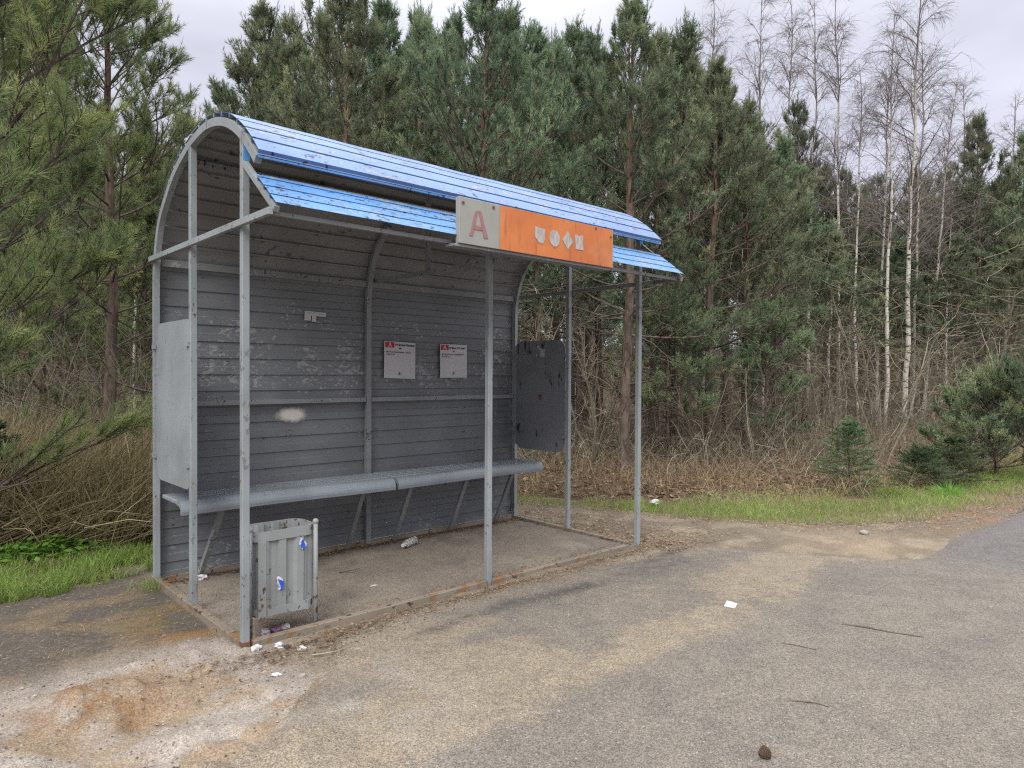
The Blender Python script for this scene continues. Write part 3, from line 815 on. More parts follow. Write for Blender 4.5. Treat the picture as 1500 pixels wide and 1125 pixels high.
def band(name, z0, z1, out, wav, m):
    V = []
    for r, zz in ((out, z0), (out, z1), (out - .006, z1), (out - .006, z0)): V.append(np.c_[c0 + (P - c0) * bulge(zz) + NRM * r, np.full(n, zz) + (wav * (fbm(per, per * 0 + 3, 20, 72) - .5) if zz == z0 else 0)])
    a = np.arange(n); b = (a + 1) % n; F = [np.stack([a + i * n, b + i * n, b + ((i + 1) % 4) * n, a + ((i + 1) % 4) * n], -1) for i in range(4)]
    return rel(link(name, fast_mesh(name, np.concatenate(V), F, [m]), BN), BN)


band('rim', .520, .572, .003, .0, M['bin']); band('bottom_band', .120, .165, .002, .03, M['bin'])
bm = bmesh.new(); vv = [bm.verts.new((c0[0] + (a[0] - c0[0]) * .97, c0[1] + (a[1] - c0[1]) * .97, .155)) for a in Q[::2]]; bm.faces.new(vv); g = bmesh.ops.extrude_face_region(bm, geom=bm.faces[:]); bmesh.ops.translate(bm, verts=[q for q in g['geom'] if isinstance(q, bmesh.types.BMVert)], vec=(0, 0, .006)); rel(bmobj('rusty_floor', bm, M['rust'], BN), BN)
bm = bmesh.new(); box_bm(bm, (.080, -1.500, .11), (.122, -1.494, .522)); rel(bmobj('flat_bar', bm, M['bin'], BN), BN)
for x, y_, top in ((.402, -1.494, .588), (.052, -1.46, .585)):
    bm = bmesh.new(); bmesh.ops.create_cone(bm, cap_ends=True, segments=10, radius1=.0125, radius2=.0125, depth=top + .03, matrix=Matrix.Translation((x, y_, (top - .03) / 2))); bmesh.ops.create_uvsphere(bm, u_segments=10, v_segments=6, radius=.017, matrix=Matrix.Translation((x, y_, top)))
    rel(bmobj('support_post', bm, M['bin'], BN, smooth=True), BN)
for cx, cz, s in ((.198, .285, 1.), (.325, .475, .85)):
    for mm, k, yy in (('binwhite', 1.12, -1.502), ('bluechip', 1.0, -1.504)):
        bm = bmesh.new(); pts = [(cx + s * k * .017 * math.cos(a) * random.uniform(.25, 1.4) - .25 * s * k * .036 * math.sin(a), cz + s * k * .036 * math.sin(a) * random.uniform(.4, 1.3)) for a in np.linspace(0, 6.28, 14, endpoint=False)]
        flat_poly(bm, pts, yy, yy + .0012 + (.02 if mm == 'binwhite' else .001)); rel(bmobj('paint_chip', bm, M[mm], BN), BN)


# ------------------------------------------------------------------ small litter
def lump(name, size, m, loc, label, cat, group=None, sub=2, amp=.45, squash=.6, seed=0, flat=True):
    rg = random.Random(seed); bm = bmesh.new(); bmesh.ops.create_icosphere(bm, subdivisions=sub, radius=size)
    for v in bm.verts:
        k = 1 + rg.uniform(-amp, amp); v.co = Vector((v.co.x * k, v.co.y * k * .8, v.co.z * k * squash))
    z = float(gz(np.array([loc[0]]), np.array([loc[1]]))[0]) + size * squash * .55 + (loc[2] if len(loc) > 2 else 0)
    o = bmobj(name, bm, m, None, (loc[0], loc[1], z), smooth=not flat); o.rotation_euler = (0, 0, rg.uniform(0, 6))
    return tag(o, label, cat, group)


G1 = 'scraps of rubbish around the litter bin'
M['purple'] = plain('purple_wrapper', (.20, .10, .17), .5, .6, 60)
M['pink'] = plain('lilac_wrapper', (.50, .45, .52), .5, .3, 80)
lump('crumpled_wrapper', .034, M['pink'], (.155, -1.405), 'crumpled lilac wrapper lying under the bin beside the front post', 'wrapper', G1, seed=1)
lump('crumpled_wrapper', .032, M['purple'], (.215, -1.41), 'crumpled dark purple wrapper lying under the litter bin', 'wrapper', G1, seed=2)
lump('crumpled_wrapper', .030, M['paper'], (.27, -1.39), 'crumpled whitish wrapper under the bin, beside the purple one', 'wrapper', G1, seed=3)
lump('crumpled_paper', .026, M['paper'], (.03, -1.60), 'crumpled white paper just outside the sill, nearest the front post', 'paper', G1, seed=4)
lump('crumpled_paper', .022, M['paper'], (.135, -1.625), 'crumpled white paper outside the sill, between the two beside it', 'paper', G1, seed=5)
lump('crumpled_wrapper', .020, M['ink'], (.165, -1.66), 'small crumpled black wrapper outside the sill below the bin', 'wrapper', G1, seed=6)
lump('crumpled_paper', .026, M['paper'], (.205, -1.745), 'crumpled white paper farthest right of the scraps outside the sill', 'paper', G1, seed=7)
lump('crumpled_paper', .022, M['paper'], (-.03, -1.96), 'small white paper ball alone on the sand in front of the bin', 'paper', G1, seed=8, squash=.4)
lump('crumpled_paper', .036, M['paper'], (.245, -.13), 'crumpled grey-white paper under the bench behind the left middle post', 'paper', seed=9)
lump('crumpled_tissue', .06, M['paper'], (4.80, -.56, .03), 'white tissue lying in the grass right of the shelter', 'tissue', seed=10, squash=.4)
lump('flat_scrap', .022, M['paper'], (1.05, -1.03), 'flat pale scrap on the shelter floor', 'paper', seed=12, squash=.12)
lump('flat_scrap', .03, M['paper'], (.52, -1.80), 'flat pale scrap on the dirt just outside the front sill', 'paper', seed=13, squash=.12)
lump('stone', .042, M['stone'], (5.08, -2.60), 'grey stone lying on the sandy verge beside the road', 'stone', seed=14, amp=.15, flat=False)
lump('stone', .022, M['rust'], (1.62, -1.66), 'reddish brick chip outside the sill by the centre post', 'stone', seed=15, amp=.2)
lump('stone', .022, plain('pale_stone', (.5, .48, .45)), (1.93, -3.95), 'pale flat pebble on the asphalt, right of the pine cone', 'stone', seed=16, amp=.2, squash=.35)
lump('stone', .026, bpy.data.materials['pale_stone'], (2.35, -4.02), 'pale flat pebble on the asphalt near the long twig', 'stone', seed=17, amp=.2, squash=.3)
for k, (x, y_) in enumerate(((.42, -1.93), (.06, -2.05), (.62, -1.72))):
    lump('stone', .018, M['stone'], (x, y_), ['small grey stone on the dirt in front of the bin sill', 'small grey stone on the sand beside the white paper ball', 'small grey stone beside the flat scrap outside the sill'][k], 'stone', seed=20 + k, amp=.2)
# folded sheet on the asphalt
bm = bmesh.new(); a = [bm.verts.new(p) for p in ((-.045, -.03, .002), (.05, -.035, .004), (.055, .028, .012), (-.035, .034, .003))]; b = bm.verts.new((.0, -.002, .014)); 
for i in range(4): bm.faces.new((a[i], a[(i + 1) % 4], b))
o = bmobj('paper_sheet', bm, M['paper'], None, (2.425, -2.842, .012)); o.rotation_euler = (0, 0, .4); md = o.modifiers.new('thickness', 'SOLIDIFY'); md.thickness = .0015
tag(o, 'small creased white sheet lying on the sandy asphalt', 'paper')
# clear bottle under the bench
prof = [(0, 0), (.030, 0), (.033, .01), (.031, .05), (.033, .06), (.031, .10), (.033, .115), (.030, .15), (.014, .19), (.012, .20)]
bm = bmesh.new(); rg = []
for r, h in prof: rg.append([bm.verts.new((r * math.cos(a) * random.uniform(.86, 1.08), r * math.sin(a), h)) for a in np.linspace(0, 6.2832, 14, endpoint=False)])
for p, q in zip(rg, rg[1:]):
    for i in range(14): j = (i + 1) % 14; bm.faces.new((p[i], p[j], q[j], q[i]))
bt = bmobj('plastic_bottle', bm, M['plastic'], None, (1.90, -.27, .034), smooth=True); bt.rotation_euler = (R(90), 0, R(-62)); md = bt.modifiers.new('thickness', 'SOLIDIFY'); md.thickness = .0012
tag(bt, 'clear crushed plastic bottle lying by the back wall under the bench', 'bottle')
bm = bmesh.new(); bmesh.ops.create_cone(bm, cap_ends=True, segments=12, radius1=.015, radius2=.014, depth=.014, matrix=Matrix.Translation((0, 0, .204))); bmobj('cap', bm, M['paper'], bt)
# pine cone
bm = bmesh.new()
for k in range(70):
    f = k / 70; a = k * 2.39996; r = .026 * math.sin(math.pi * (.12 + .80 * f)) ** .8; h = .05 * f
    c = Vector((math.cos(a) * r * .55, math.sin(a) * r * .55, h)); u = Vector((math.cos(a), math.sin(a), .55)).normalized(); s_ = Vector((-math.sin(a), math.cos(a), 0)); w = u.cross(s_)
    p = [c - s_ * .004, c + s_ * .004, c + u * r * .55 + s_ * .008, c + u * r * .72, c + u * r * .55 - s_ * .008]
    A = [bm.verts.new(q + w * .0016) for q in p]; B = [bm.verts.new(q - w * .0016) for q in p]; bm.faces.new(A); bm.faces.new(B[::-1])
    for i in range(5): bm.faces.new((A[i], A[(i + 1) % 5], B[(i + 1) % 5], B[i]))
o = bmobj('pine_cone', bm, M['cone'], None, (.985, -3.80, .022)); o.scale = (.8, .8, .8); o.rotation_euler = (R(75), .3, 1.0); tag(o, 'open brown pine cone lying on the asphalt', 'pine cone')


def twig(pts, r, label, m='twig', tone=.1):
    P = catmull(np.array(pts), 5)[None]; a = Acc(); K = P.shape[1]; a.tubes(P, np.linspace(r, r * .4, K)[None] * (1 + .25 * np.sin(np.arange(K) * 2.1))[None], 5, np.array([tone]))
    o = link('fallen_twig', a.mesh('fallen_twig', M[m])); return tag(o, label, 'twig')


twig([(2.600, -3.43, .014), (2.64, -3.53, .018), (2.67, -3.65, .016), (2.73, -3.80, .016)], .0065, 'long dark twig lying on the grey asphalt')
twig([(1.50, -3.66, .012), (1.55, -3.74, .016), (1.565, -3.80, .014)], .004, 'short dark twig on the asphalt beyond the pine cone')
twig([(2.08, -3.33, .012), (2.11, -3.40, .016), (2.13, -3.49, .014)], .003, 'thin short twig on the asphalt between pine cone and long twig')
twig([(.14, -1.10, .012), (.22, -1.22, .016), (.30, -1.28, .012)], .004, 'dry twig on the shelter floor behind the bin', tone=.7)
twig([(.20, -1.86, .012), (.30, -1.90, .016), (.40, -1.88, .012)], .004, 'pale dry stalk on the dirt before the bin', tone=.9)
twig([(1.02, -.62, .004), (1.1, -.66, .012), (1.17, -.64, .008)], .004, 'small dark twig in the middle of the shelter floor')


# ------------------------------------------------------------------ trees
def make_pine(rng, h, cb, spread, r0, dens=1.0, nn=18, nl=.062, nw=.006, gap=.42, nsub=8, nsh=5, dead=5, lean=.03, dead_len=1.0, tone_off=0., prof=.95, nsub_rad=1.):
    K = 16; tz = np.linspace(0, 1, K); tp = np.zeros((1, K, 3)); w = np.cumsum(rng.normal(0, lean, (K, 2)), 0) * .35; w -= w[0]
    tp[0, :, :2] = w; tp[0, :, 2] = tz * h; tp[0, 0, 2] = -.15
    wood = Acc(); wood.tubes(tp, (r0 * (1 - tz) ** .75 + .008)[None] * np.where(tz == 0, 1.25, 1.)[None], 9, np.zeros(1))
    B = []; D = []; L = []; UPV = []; dB = []; dD = []; dL = []
    z = min(.5, h * .06)
    while z < h - .12:
        az0 = rng.random() * 6.283; nb = rng.integers(4, 7)
        p, _ = along(tp, np.array([[z / h]])); p = p[0, 0]
        for k in range(nb):
            az = az0 + k * 6.283 / nb + rng.normal(0, .25); zz = z + rng.normal(0, .05)
            if z < cb:
                if rng.random() < dead / 6.:
                    pit = rng.uniform(-.25, .45); dB.append(p + [0, 0, zz - z]); dD.append((math.cos(az) * math.cos(pit), math.sin(az) * math.cos(pit), math.sin(pit))); dL.append(rng.uniform(.25, 1.25) * dead_len)
                if z < cb - .7 or rng.random() < .5: continue
            rel_ = min(1, max(0, (z - cb) / (h - cb)))
            l = (spread * (1 - rel_) ** prof * rng.uniform(.65, 1.1) + .16) * (.75 + .25 * min(1, rel_ / .15))
            pit = R(12 + 52 * rel_ ** 1.1) + rng.normal(0, .12)
            B.append(p + [0, 0, zz - z]); D.append((math.cos(az) * math.cos(pit), math.sin(az) * math.cos(pit), math.sin(pit))); L.append(l); UPV.append(.35 + .5 * rel_)
        z += gap * rng.uniform(.75, 1.15) * (1.15 - .45 * z / h)
    B, D, L = np.array(B), np.array(D), np.array(L)
    bp = grow(rng, B, D, L, 7, np.array(UPV), .08)
    rad = (.005 + .0078 * L)[:, None] * np.linspace(1, .3, 7)[None]; wood.tubes(bp, rad, 5, np.full(len(L), .75))
    if len(dB):
        dB, dD, dL = np.array(dB), np.array(dD), np.array(dL); dpth = grow(rng, dB, dD, dL, 6, -.1, .13); wood.tubes(dpth, (.004 + .006 * dL)[:, None] * np.linspace(1, .3, 6)[None], 4, np.full(len(dL), 1.))
        tt = rng.uniform(.3, 1, (len(dB), 4)); q, qd = along(dpth, tt); q = q.reshape(-1, 3); qd = nrm(qd.reshape(-1, 3) + rng.normal(0, .6, q.shape)); ll = rng.uniform(.1, .45, len(q))
        wood.tubes(grow(rng, q, qd, ll, 4, -.1, .2), np.full((len(q), 1), .004) * np.linspace(1, .4, 4)[None], 3, np.full(len(q), 1.))
    # side branches
    N = len(B); ns = nsub; tt = rng.uniform(.22, 1., (N, ns)) ** .85; q, qd = along(bp, tt)
    sgn = np.where(rng.random((N, ns, 1)) < .5, -1., 1.); side = nrm(np.cross(qd, np.array([0, 0, 1.]))) * sgn
    sd = nrm(qd * .75 + side * rng.uniform(.35, 1.0, (N, ns, 1)) + np.array([0, 0, .28]) + rng.normal(0, .15, (N, ns, 3)))
    sl = (L[:, None] * .42 * (1.2 - tt) + .10) * rng.uniform(.6, 1.15, (N, ns))
    keep = rng.random((N, ns)) < np.clip(L[:, None] / 1.1 + .25, 0, 1) * dens * (1 - .45 * np.clip((B[:, 2:3] - cb) / (h - cb), 0, 1) ** 1.5)
    q, sd, sl = q[keep], sd[keep], sl[keep]; btone = np.repeat(rng.normal(.0, .13, N)[:, None], ns, 1)[keep]
    spth = grow(rng, q, sd, sl, 4, .35, .1); wood.tubes(spth, (.003 + .006 * sl)[:, None] * np.linspace(1, .5, 4)[None], 3, np.full(len(sl), .8))
    tt = np.concatenate([rng.uniform(.30, 1, (len(q), nsh - 1)), np.ones((len(q), 1))], 1); c, cd = along(spth, tt)
    cd = nrm(cd + rng.normal(0, .38, cd.shape) + np.array([0, 0, .30])); cl = rng.uniform(.07, .17, tt.shape)
    tone = .36 + btone[:, None] + rng.normal(0, .23, tt.shape) + .22 * (tt - .7) + tone_off
    c2, cd2 = along(bp, np.tile(np.array([[.86, .93, 1., 1.]]), (N, 1))); cd2 = nrm(cd2 + rng.normal(0, .3, cd2.shape) + np.array([0, 0, .35])); rb = np.clip((bp[:, 0, 2] - cb) / (h - cb), 0, 1)[:, None]; cl2 = rng.uniform(.10, .22, (N, 4)) * (1 + .9 * rb); cd2 = nrm(cd2 + np.array([0, 0, 1.]) * (1.3 * rb ** 1.5)[..., None]); t2 = .55 + rng.normal(0, .2, (N, 4)) + tone_off
    top = tp[0, -1]; m = 9; tB = np.tile(top - [0, 0, .25], (m, 1)) + np.c_[np.zeros((m, 2)), rng.uniform(-.3, .2, m)]; a = rng.random(m) * 6.28; tD = np.c_[np.cos(a) * .45, np.sin(a) * .45, np.ones(m)]; tD[0] = (0, 0, 1); tL = rng.uniform(.2, .34, m); tL[0] = .55
    SB = np.concatenate([c.reshape(-1, 3), c2.reshape(-1, 3), tB]); SD_ = np.concatenate([cd.reshape(-1, 3), cd2.reshape(-1, 3), tD]); SLn = np.concatenate([cl.ravel(), cl2.ravel(), tL]); ST = np.concatenate([tone.ravel(), t2.ravel(), np.full(m, .5)])
    SD_ = nrm(SD_)
    crown = Acc(); crown.needles(SB, SD_, SLn, nn, nl, nw, rng, np.clip(ST, 0, 1), 62, 24)
    wood.tubes(np.stack([SB, SB + SD_ * SLn[:, None]], 1), np.tile([[.0035, .002]], (len(SB), 1)), 3, np.full(len(SB), .8))
    return wood, crown


def tree_obj(name, wood, crown, wm, cm, loc, rz=0, crown_name='crown'):
    o = empty(name, loc, rz); link('trunk', wood.mesh('trunk', wm), o); link(crown_name, crown.mesh(crown_name, cm), o); return o


def gz1(x, y): return float(gz(np.array([x]), np.array([y]))[0])


# --- prototypes of the young forest pines (7 m tall)
pp = []
for k in range(7):
    rg = np.random.default_rng(100 + k)
    cb = (2.5, 2.8, 2.6, 3.2, 2.9, 2.5, 3.4)[k]
    w, c = make_pine(rg, 7.0, cb, (2.2, 1.9, 2.4, 1.7, 2.0, 2.3, 1.35)[k], (.075, .065, .085, .06, .07, .08, .055)[k], dens=1.0, nn=17, nl=.070, nw=.0088, nsub=12, nsh=6, gap=.46)
    pp.append((w.mesh('trunk', M['bark']), c.mesh('crown', M['needle'])))
used = {}


def pine(k, px, depth, top, label, group, rz=None, hs=None):
    x, y = at(px, depth); h = hgt(top, depth); s = h / 7.45
    if k not in used:
        o = empty('pine_tree'); link('trunk', pp[k][0], o); link('crown', pp[k][1], o); used[k] = o
    else: o = copy_tree(used[k])
    o.location = (x, y, gz1(x, y)); o.rotation_euler = (random.uniform(-.02, .02), random.uniform(-.02, .02), random.uniform(0, 6.28) if rz is None else rz)
    q = min(1.2, max(.85, s)); o.scale = (q, q, s)
    return tag(o, label, 'pine', group)


EDGE = 'pines along the wood edge behind the shelter'
row1 = [
    (2, 705, 9.6, -60, 'tall dense pine with orange trunk rising behind the middle of the shelter roof'),
    (0, 505, 11, -70, 'tall pine rising behind the left end of the shelter roof, beside the sky gap'),
    (5, 912, 10, -10, 'thick-trunked pine seen between the middle and front posts of the right end'),
    (1, 430, 13, 10, 'pine just right of the sky gap behind the arched end of the shelter'),
    (3, 600, 13, 15, 'slim pine between the two tallest pines behind the shelter'),
    (4, 385, 14, 5, 'pine whose spiky top borders the right side of the sky gap'),
    (0, 790, 13, 15, 'pine behind the grey letter end of the orange sign'),
    (3, 850, 14, 20, 'slim pine behind the orange part of the sign board'),
    (1, 985, 12.5, 20, 'pine whose top stands just right of the thick-trunked pine'),
    (5, 1040, 11.5, 75, 'bushy dark pine just right of the shelter, its crown leaning over the awning end'),
    (4, 1090, 13, 120, 'pine at the right end of the tall dense row, first before the birches'),
    (3, 1135, 14, 190, 'lower pine between the dense row and the birches'),
    (6, 322, 17, 105, 'thin-topped pine standing in the sky gap left of the arch'),
]
for k, px, d, top, lab in row1: pine(k, px, d, top, lab, EDGE)
mid = [(420, 17, 40), (470, 15, 0), (560, 15, -20), (640, 15, 0), (670, 17, 5), (745, 15, 5), (765, 18, 45), (820, 16, 45), (885, 16, 25), (945, 15, 30), (1010, 16, 40), (1065, 17, 105), (400, 19, 75), (530, 19, 10), (720, 19, 20), (870, 20, 45), (965, 20, 50), (610, 19, 10), (845, 22, 60), (1100, 19, 170), (1120, 21, 215)]
for i, (px, d, top) in enumerate(mid): pine([6, 1, 3, 4, 0, 6, 3, 1, 4][i % 9], px + random.uniform(-12, 12), d, top, 'pine standing in the second rank behind the row at the shelter', 'pines of the second rank behind the shelter')
rgt = [(1165, 21, 125), (1205, 23, 235), (1245, 21, 245), (1290, 24, 235), (1330, 26, 240), (1385, 24, 228), (1440, 22, 152), (1492, 23, 180), (1415, 27, 235), (1520, 20, 215), (1180, 28, 220), (1270, 30, 260), (1350, 30, 250), (1465, 29, 240), (1225, 17, 330), (1125, 18, 240), (1310, 19, 345), (1400, 19, 330), (1475, 17, 330)]
for i, (px, d, top) in enumerate(rgt):
    lab = {0: 'tall slim pine standing left of the birches with bare trunk', 6: 'pine with a spiky cross-shaped top alone against the sky beyond the birches', 7: 'pine at the right edge of the wood with a pointed top'}.get(i, 'pine among and behind the birches at the right of the wood')
    pine([6, 3, 1, 6, 3][i % 5], px, d, top, lab, 'pines among the birches')
lft = [(262, 20, 150), (215, 17, 215), (185, 22, 260), (110, 19, 200), (60, 22, 120), (10, 18, 100), (-40, 16, 60), (140, 14, 150), (236, 26, 200), (90, 15, 250), (30, 13, 260), (205, 24, 300), (150, 25, 240), (240, 18, 330), (20, 15, 425), (100, 17, 430), (155, 20, 440), (228, 21, 440), (60, 20, 410), (-30, 14, 400), (130, 23, 400), (195, 25, 420), (15, 22, 420)]
for i, (px, d, top) in enumerate(lft): pine([6, 3, 1, 4][i % 4], px, d, top, 'pine standing deep in the wood left of the shelter', 'pines left of the shelter')
deep = [(px + random.uniform(-22, 22), random.uniform(23, 34), None) for px in range(-60, 1600, 34)]
for i, (px, d, _) in enumerate(deep): pine([6, 3, 1, 3, 6, 4][i % 6], px, d, 549 - (random.uniform(7.0, 9.4) - 1.4) / d * FPX, 'slim pine deep in the wood, partly hidden by the pines before it', 'pines deep in the wood')

# --- pines of the left foreground, with long needles
rg = np.random.default_rng(301)
w, c = make_pine(rg, 7.6, .95, 2.1, .09, dens=1.3, nn=40, nl=.072, nw=.0042, gap=.40, nsub=17, nsh=6, dead=4, tone_off=.05, prof=.55)
x, y = at(-150, 4.7); o = tree_obj('pine_tree', w, c, M['bark'], M['needle2'], (x, y, gz1(x, y)), 1.0); tag(o, 'big pine whose long-needled boughs reach in from the left edge', 'pine', 'pines of the left foreground')
rg = np.random.default_rng(302)
w, c = make_pine(rg, 6.6, 2.3, 1.75, .065, dens=1.1, nn=32, nl=.068, nw=.0045, gap=.42, nsub=12, nsh=6, dead=6, dead_len=1.3)
x, y = at(165, 8.0); o = tree_obj('pine_tree', w, c, M['bark'], M['needle2'], (x, y, gz1(x, y)), .3); tag(o, 'pine with dark bare lower trunk left of the arched end of the shelter', 'pine', 'pines of the left foreground')

rg = np.random.default_rng(303)
w, c = make_pine(rg, 7.2, 1.0, 1.7, .06, dens=1.2, nn=26, nl=.068, nw=.0055, gap=.42, nsub=12, nsh=6, dead=4, tone_off=.05, prof=.7)
x, y = at(60, 9.6); o = tree_obj('pine_tree', w, c, M['bark'], M['needle2'], (x, y, gz1(x, y)), 2.0); tag(o, 'full-crowned pine behind the dead reeds, between the left edge and the bare-trunked pine', 'pine', 'pines of the left foreground')
rg = np.random.default_rng(304)
w, c = make_pine(rg, 5.6, .9, 1.3, .05, dens=1.2, nn=24, nl=.068, nw=.006, gap=.42, nsub=11, nsh=6, dead=4, tone_off=.05, prof=.7)
x, y = at(212, 12.0); o = tree_obj('pine_tree', w, c, M['bark'], M['needle2'], (x, y, gz1(x, y)), 4.0); tag(o, 'shorter leafy pine close left of the arched end of the shelter', 'pine', 'pines of the left foreground')


# --- birches
def make_birch(rng, h, r0, spread, cb=.38, nb=46, nt=9, lean=(0, 0), fork=False):
    K = 18; tz = np.linspace(0, 1, K); tp = np.zeros((1, K, 3)); w = np.cumsum(rng.normal(0, .05, (K, 2)), 0) * .5; w -= w[0]
    tp[0, :, 0] = w[:, 0] + lean[0] * tz ** 1.2; tp[0, :, 1] = w[:, 1] + lean[1] * tz ** 1.2; tp[0, :, 2] = tz * h; tp[0, 0, 2] = -.1
    wood = Acc(); wood.tubes(tp, (r0 * (1 - tz) ** .9 + .006)[None], 9)
    t = cb + (1 - cb) * rng.random(nb) ** .9 * .97; p, _ = along(tp, t[None]); p = p[0]; a = rng.random(nb) * 6.283; pit = R(42) + R(22) * t + rng.normal(0, .12, nb)
    L = spread * (1 - .75 * (t - cb) / (1 - cb)) * rng.uniform(.6, 1.15, nb)
    bp = grow(rng, p, np.c_[np.cos(a) * np.cos(pit), np.sin(a) * np.cos(pit), np.sin(pit)], L, 8, -.35, .09)
    tw = Acc(); tw.tubes(bp, (.005 + .0075 * L)[:, None] * np.linspace(1, .3, 8)[None], 4)
    tt = rng.uniform(.2, 1, (nb, nt)); q, qd = along(bp, tt); q = q.reshape(-1, 3); qd = nrm(qd.reshape(-1, 3) + rng.normal(0, .5, q.shape)); l2 = np.repeat(L, nt) * rng.uniform(.22, .5, len(q))
    sp = grow(rng, q, qd, l2, 5, -.45, .13); tw.tubes(sp, np.full((len(q), 1), .0034) * np.linspace(1, .55, 5)[None], 3)
    tt = rng.uniform(.25, 1, (len(q), 4)); q, qd = along(sp, tt); q = q.reshape(-1, 3); qd = nrm(qd.reshape(-1, 3) + rng.normal(0, .45, q.shape)); l3 = rng.uniform(.15, .42, len(q))
    tw.tubes(grow(rng, q, qd, l3, 3, -.5, .1), np.full((len(q), 1), .0023) * np.linspace(1, .6, 3)[None], 3)
    return wood, tw


bb = []
for k in range(4):
    w, c = make_birch(np.random.default_rng(400 + k), 11., (.062, .046, .042, .042)[k], (2.2, 1.7, 1.5, 1.6)[k], (.36, .42, .45, .40)[k], (54, 44, 40, 44)[k])
    bb.append((w.mesh('trunk', M['birch']), c.mesh('crown', M['birchtwig'])))
bused = {}


def birch(k, px, depth, top, label, lean=0., rz=None):
    x, y = at(px, depth); s = hgt(top, depth) / 11.
    if k not in bused:
        o = empty('birch_tree'); link('trunk', bb[k][0], o); link('crown', bb[k][1], o); bused[k] = o
    else: o = copy_tree(bused[k])
    o.location = (x, y, gz1(x, y)); o.scale = (min(1.3, max(.8, s)),) * 2 + (s,)
    ax = Vector((RH[0], RH[1], 0)); q = Matrix.Rotation(lean, 3, Vector((FH[0], FH[1], 0))) @ Matrix.Rotation(random.uniform(0, 6.28) if rz is None else rz, 3, 'Z'); o.rotation_euler = q.to_euler()
    return tag(o, label, 'birch', 'bare birches')


birch(0, 1323, 18.5, -45, 'tallest bare birch with drooping twigs, the thickest white trunk of the clump', .03)
birch(1, 1352, 20, 110, 'white birch at the right of the clump whose trunk leans clearly to the right', .10)
birch(1, 1297, 18, 15, 'straight white birch just left of the thickest birch', .01)
birch(2, 1232, 19, -20, 'tall thin birch rising alone between the dense pines and the birch clump', 0.)
birch(3, 1285, 20, 60, 'thin birch left of the straight white birch, leaning slightly', .015)
birch(2, 1258, 18.5, 90, 'slender birch at the left side of the clump', -.01)
birch(3, 1335, 20.5, 40, 'slender birch close beside the thickest birch', .02)
birch(2, 1150, 22, -15, 'bare birch top with its fan of twigs left of the slim tall pine', 0.)
birch(3, 1183, 21, 5, 'bare birch directly beside the slim tall pine', 0.)
birch(1, 1105, 23, 0, 'bare birch whose fine top shows over the end of the dense pine row', 0.)
birch(2, 1030, 24, -10, 'faint bare birch top above the bushy dark pine', 0.)
birch(3, 1085, 15, 250, 'thin pale birch trunk in front of the dark wood right of the shelter', 0.)
birch(1, 1400, 25, 125, 'bare birch top right of the thickest birch', 0.)
birch(3, 1472, 24, 140, 'bare birch standing next to the pointed pine at the right edge', 0.)
birch(2, 1390, 22, 240, 'low thin birch in the shade right of the leaning birch', .02)
birch(2, 203, 14, 240, 'thin white birch trunk left of the arched end of the shelter', .03)
birch(3, 1215, 21, 180, 'thin birch just right of the slim tall pine', -.01)
birch(3, 1118, 17, 330, 'short birch among the pine trunks right of the bushy pine', .01)


# --- bare shrubs at the wood edge
def make_shrub(rng, h, nst, spread):
    a = rng.random(nst) * 6.283; tilt = rng.uniform(.1, spread, nst); D = np.c_[np.cos(a) * tilt, np.sin(a) * tilt, np.ones(nst)]; B = np.c_[rng.normal(0, .05, (nst, 2)), np.full(nst, -.05)]; L = h * rng.uniform(.6, 1.1, nst)
    st = grow(rng, B, D, L, 9, -.1, .09); wood = Acc(); wood.tubes(st, (.004 + .0062 * L)[:, None] * np.linspace(1, .3, 9)[None], 5, rng.uniform(.4, .8, nst))
    tw = Acc(); tt = rng.uniform(.2, 1, (nst, 10)); q, qd = along(st, tt); q = q.reshape(-1, 3); qd = nrm(qd.reshape(-1, 3) + rng.normal(0, .55, q.shape)); l = rng.uniform(.3, .9, len(q)) * h * .35
    sp = grow(rng, q, qd, l, 6, -.1, .17); tw.tubes(sp, np.full((len(q), 1), .0055) * np.linspace(1, .45, 6)[None], 3, rng.uniform(.1, .7, len(q)))
    tt = rng.uniform(.2, 1, (len(q), 4)); q, qd = along(sp, tt); q = q.reshape(-1, 3); qd = nrm(qd.reshape(-1, 3) + rng.normal(0, .6, q.shape)); l = rng.uniform(.1, .4, len(q))
    tw.tubes(grow(rng, q, qd, l, 4, -.1, .2), np.full((len(q), 1), .0036) * np.linspace(1, .5, 4)[None], 3, rng.uniform(.1, .75, len(q)))
    return wood, tw


sb = [make_shrub(np.random.default_rng(500 + k), (3.2, 2.4, 2.0)[k], (6, 8, 9)[k], (.4, .6, .8)[k]) for k in range(3)]
sb = [(a.mesh('stem', M['twig']), b.mesh('twigs', M['twig'])) for a, b in sb]; sused = {}


def shrub(k, px, depth, h, label):
    x, y = at(px, depth); s = h / (3.2, 2.4, 2.0)[k]
    if k not in sused:
        o = empty('bare_shrub'); link('stem', sb[k][0], o); link('twigs', sb[k][1], o); sused[k] = o
    else: o = copy_tree(sused[k])
    o.location = (x, y, gz1(x, y)); o.rotation_euler = (0, 0, random.uniform(0, 6.28)); o.scale = (s, s, s); return tag(o, label, 'shrub', 'bare shrubs')


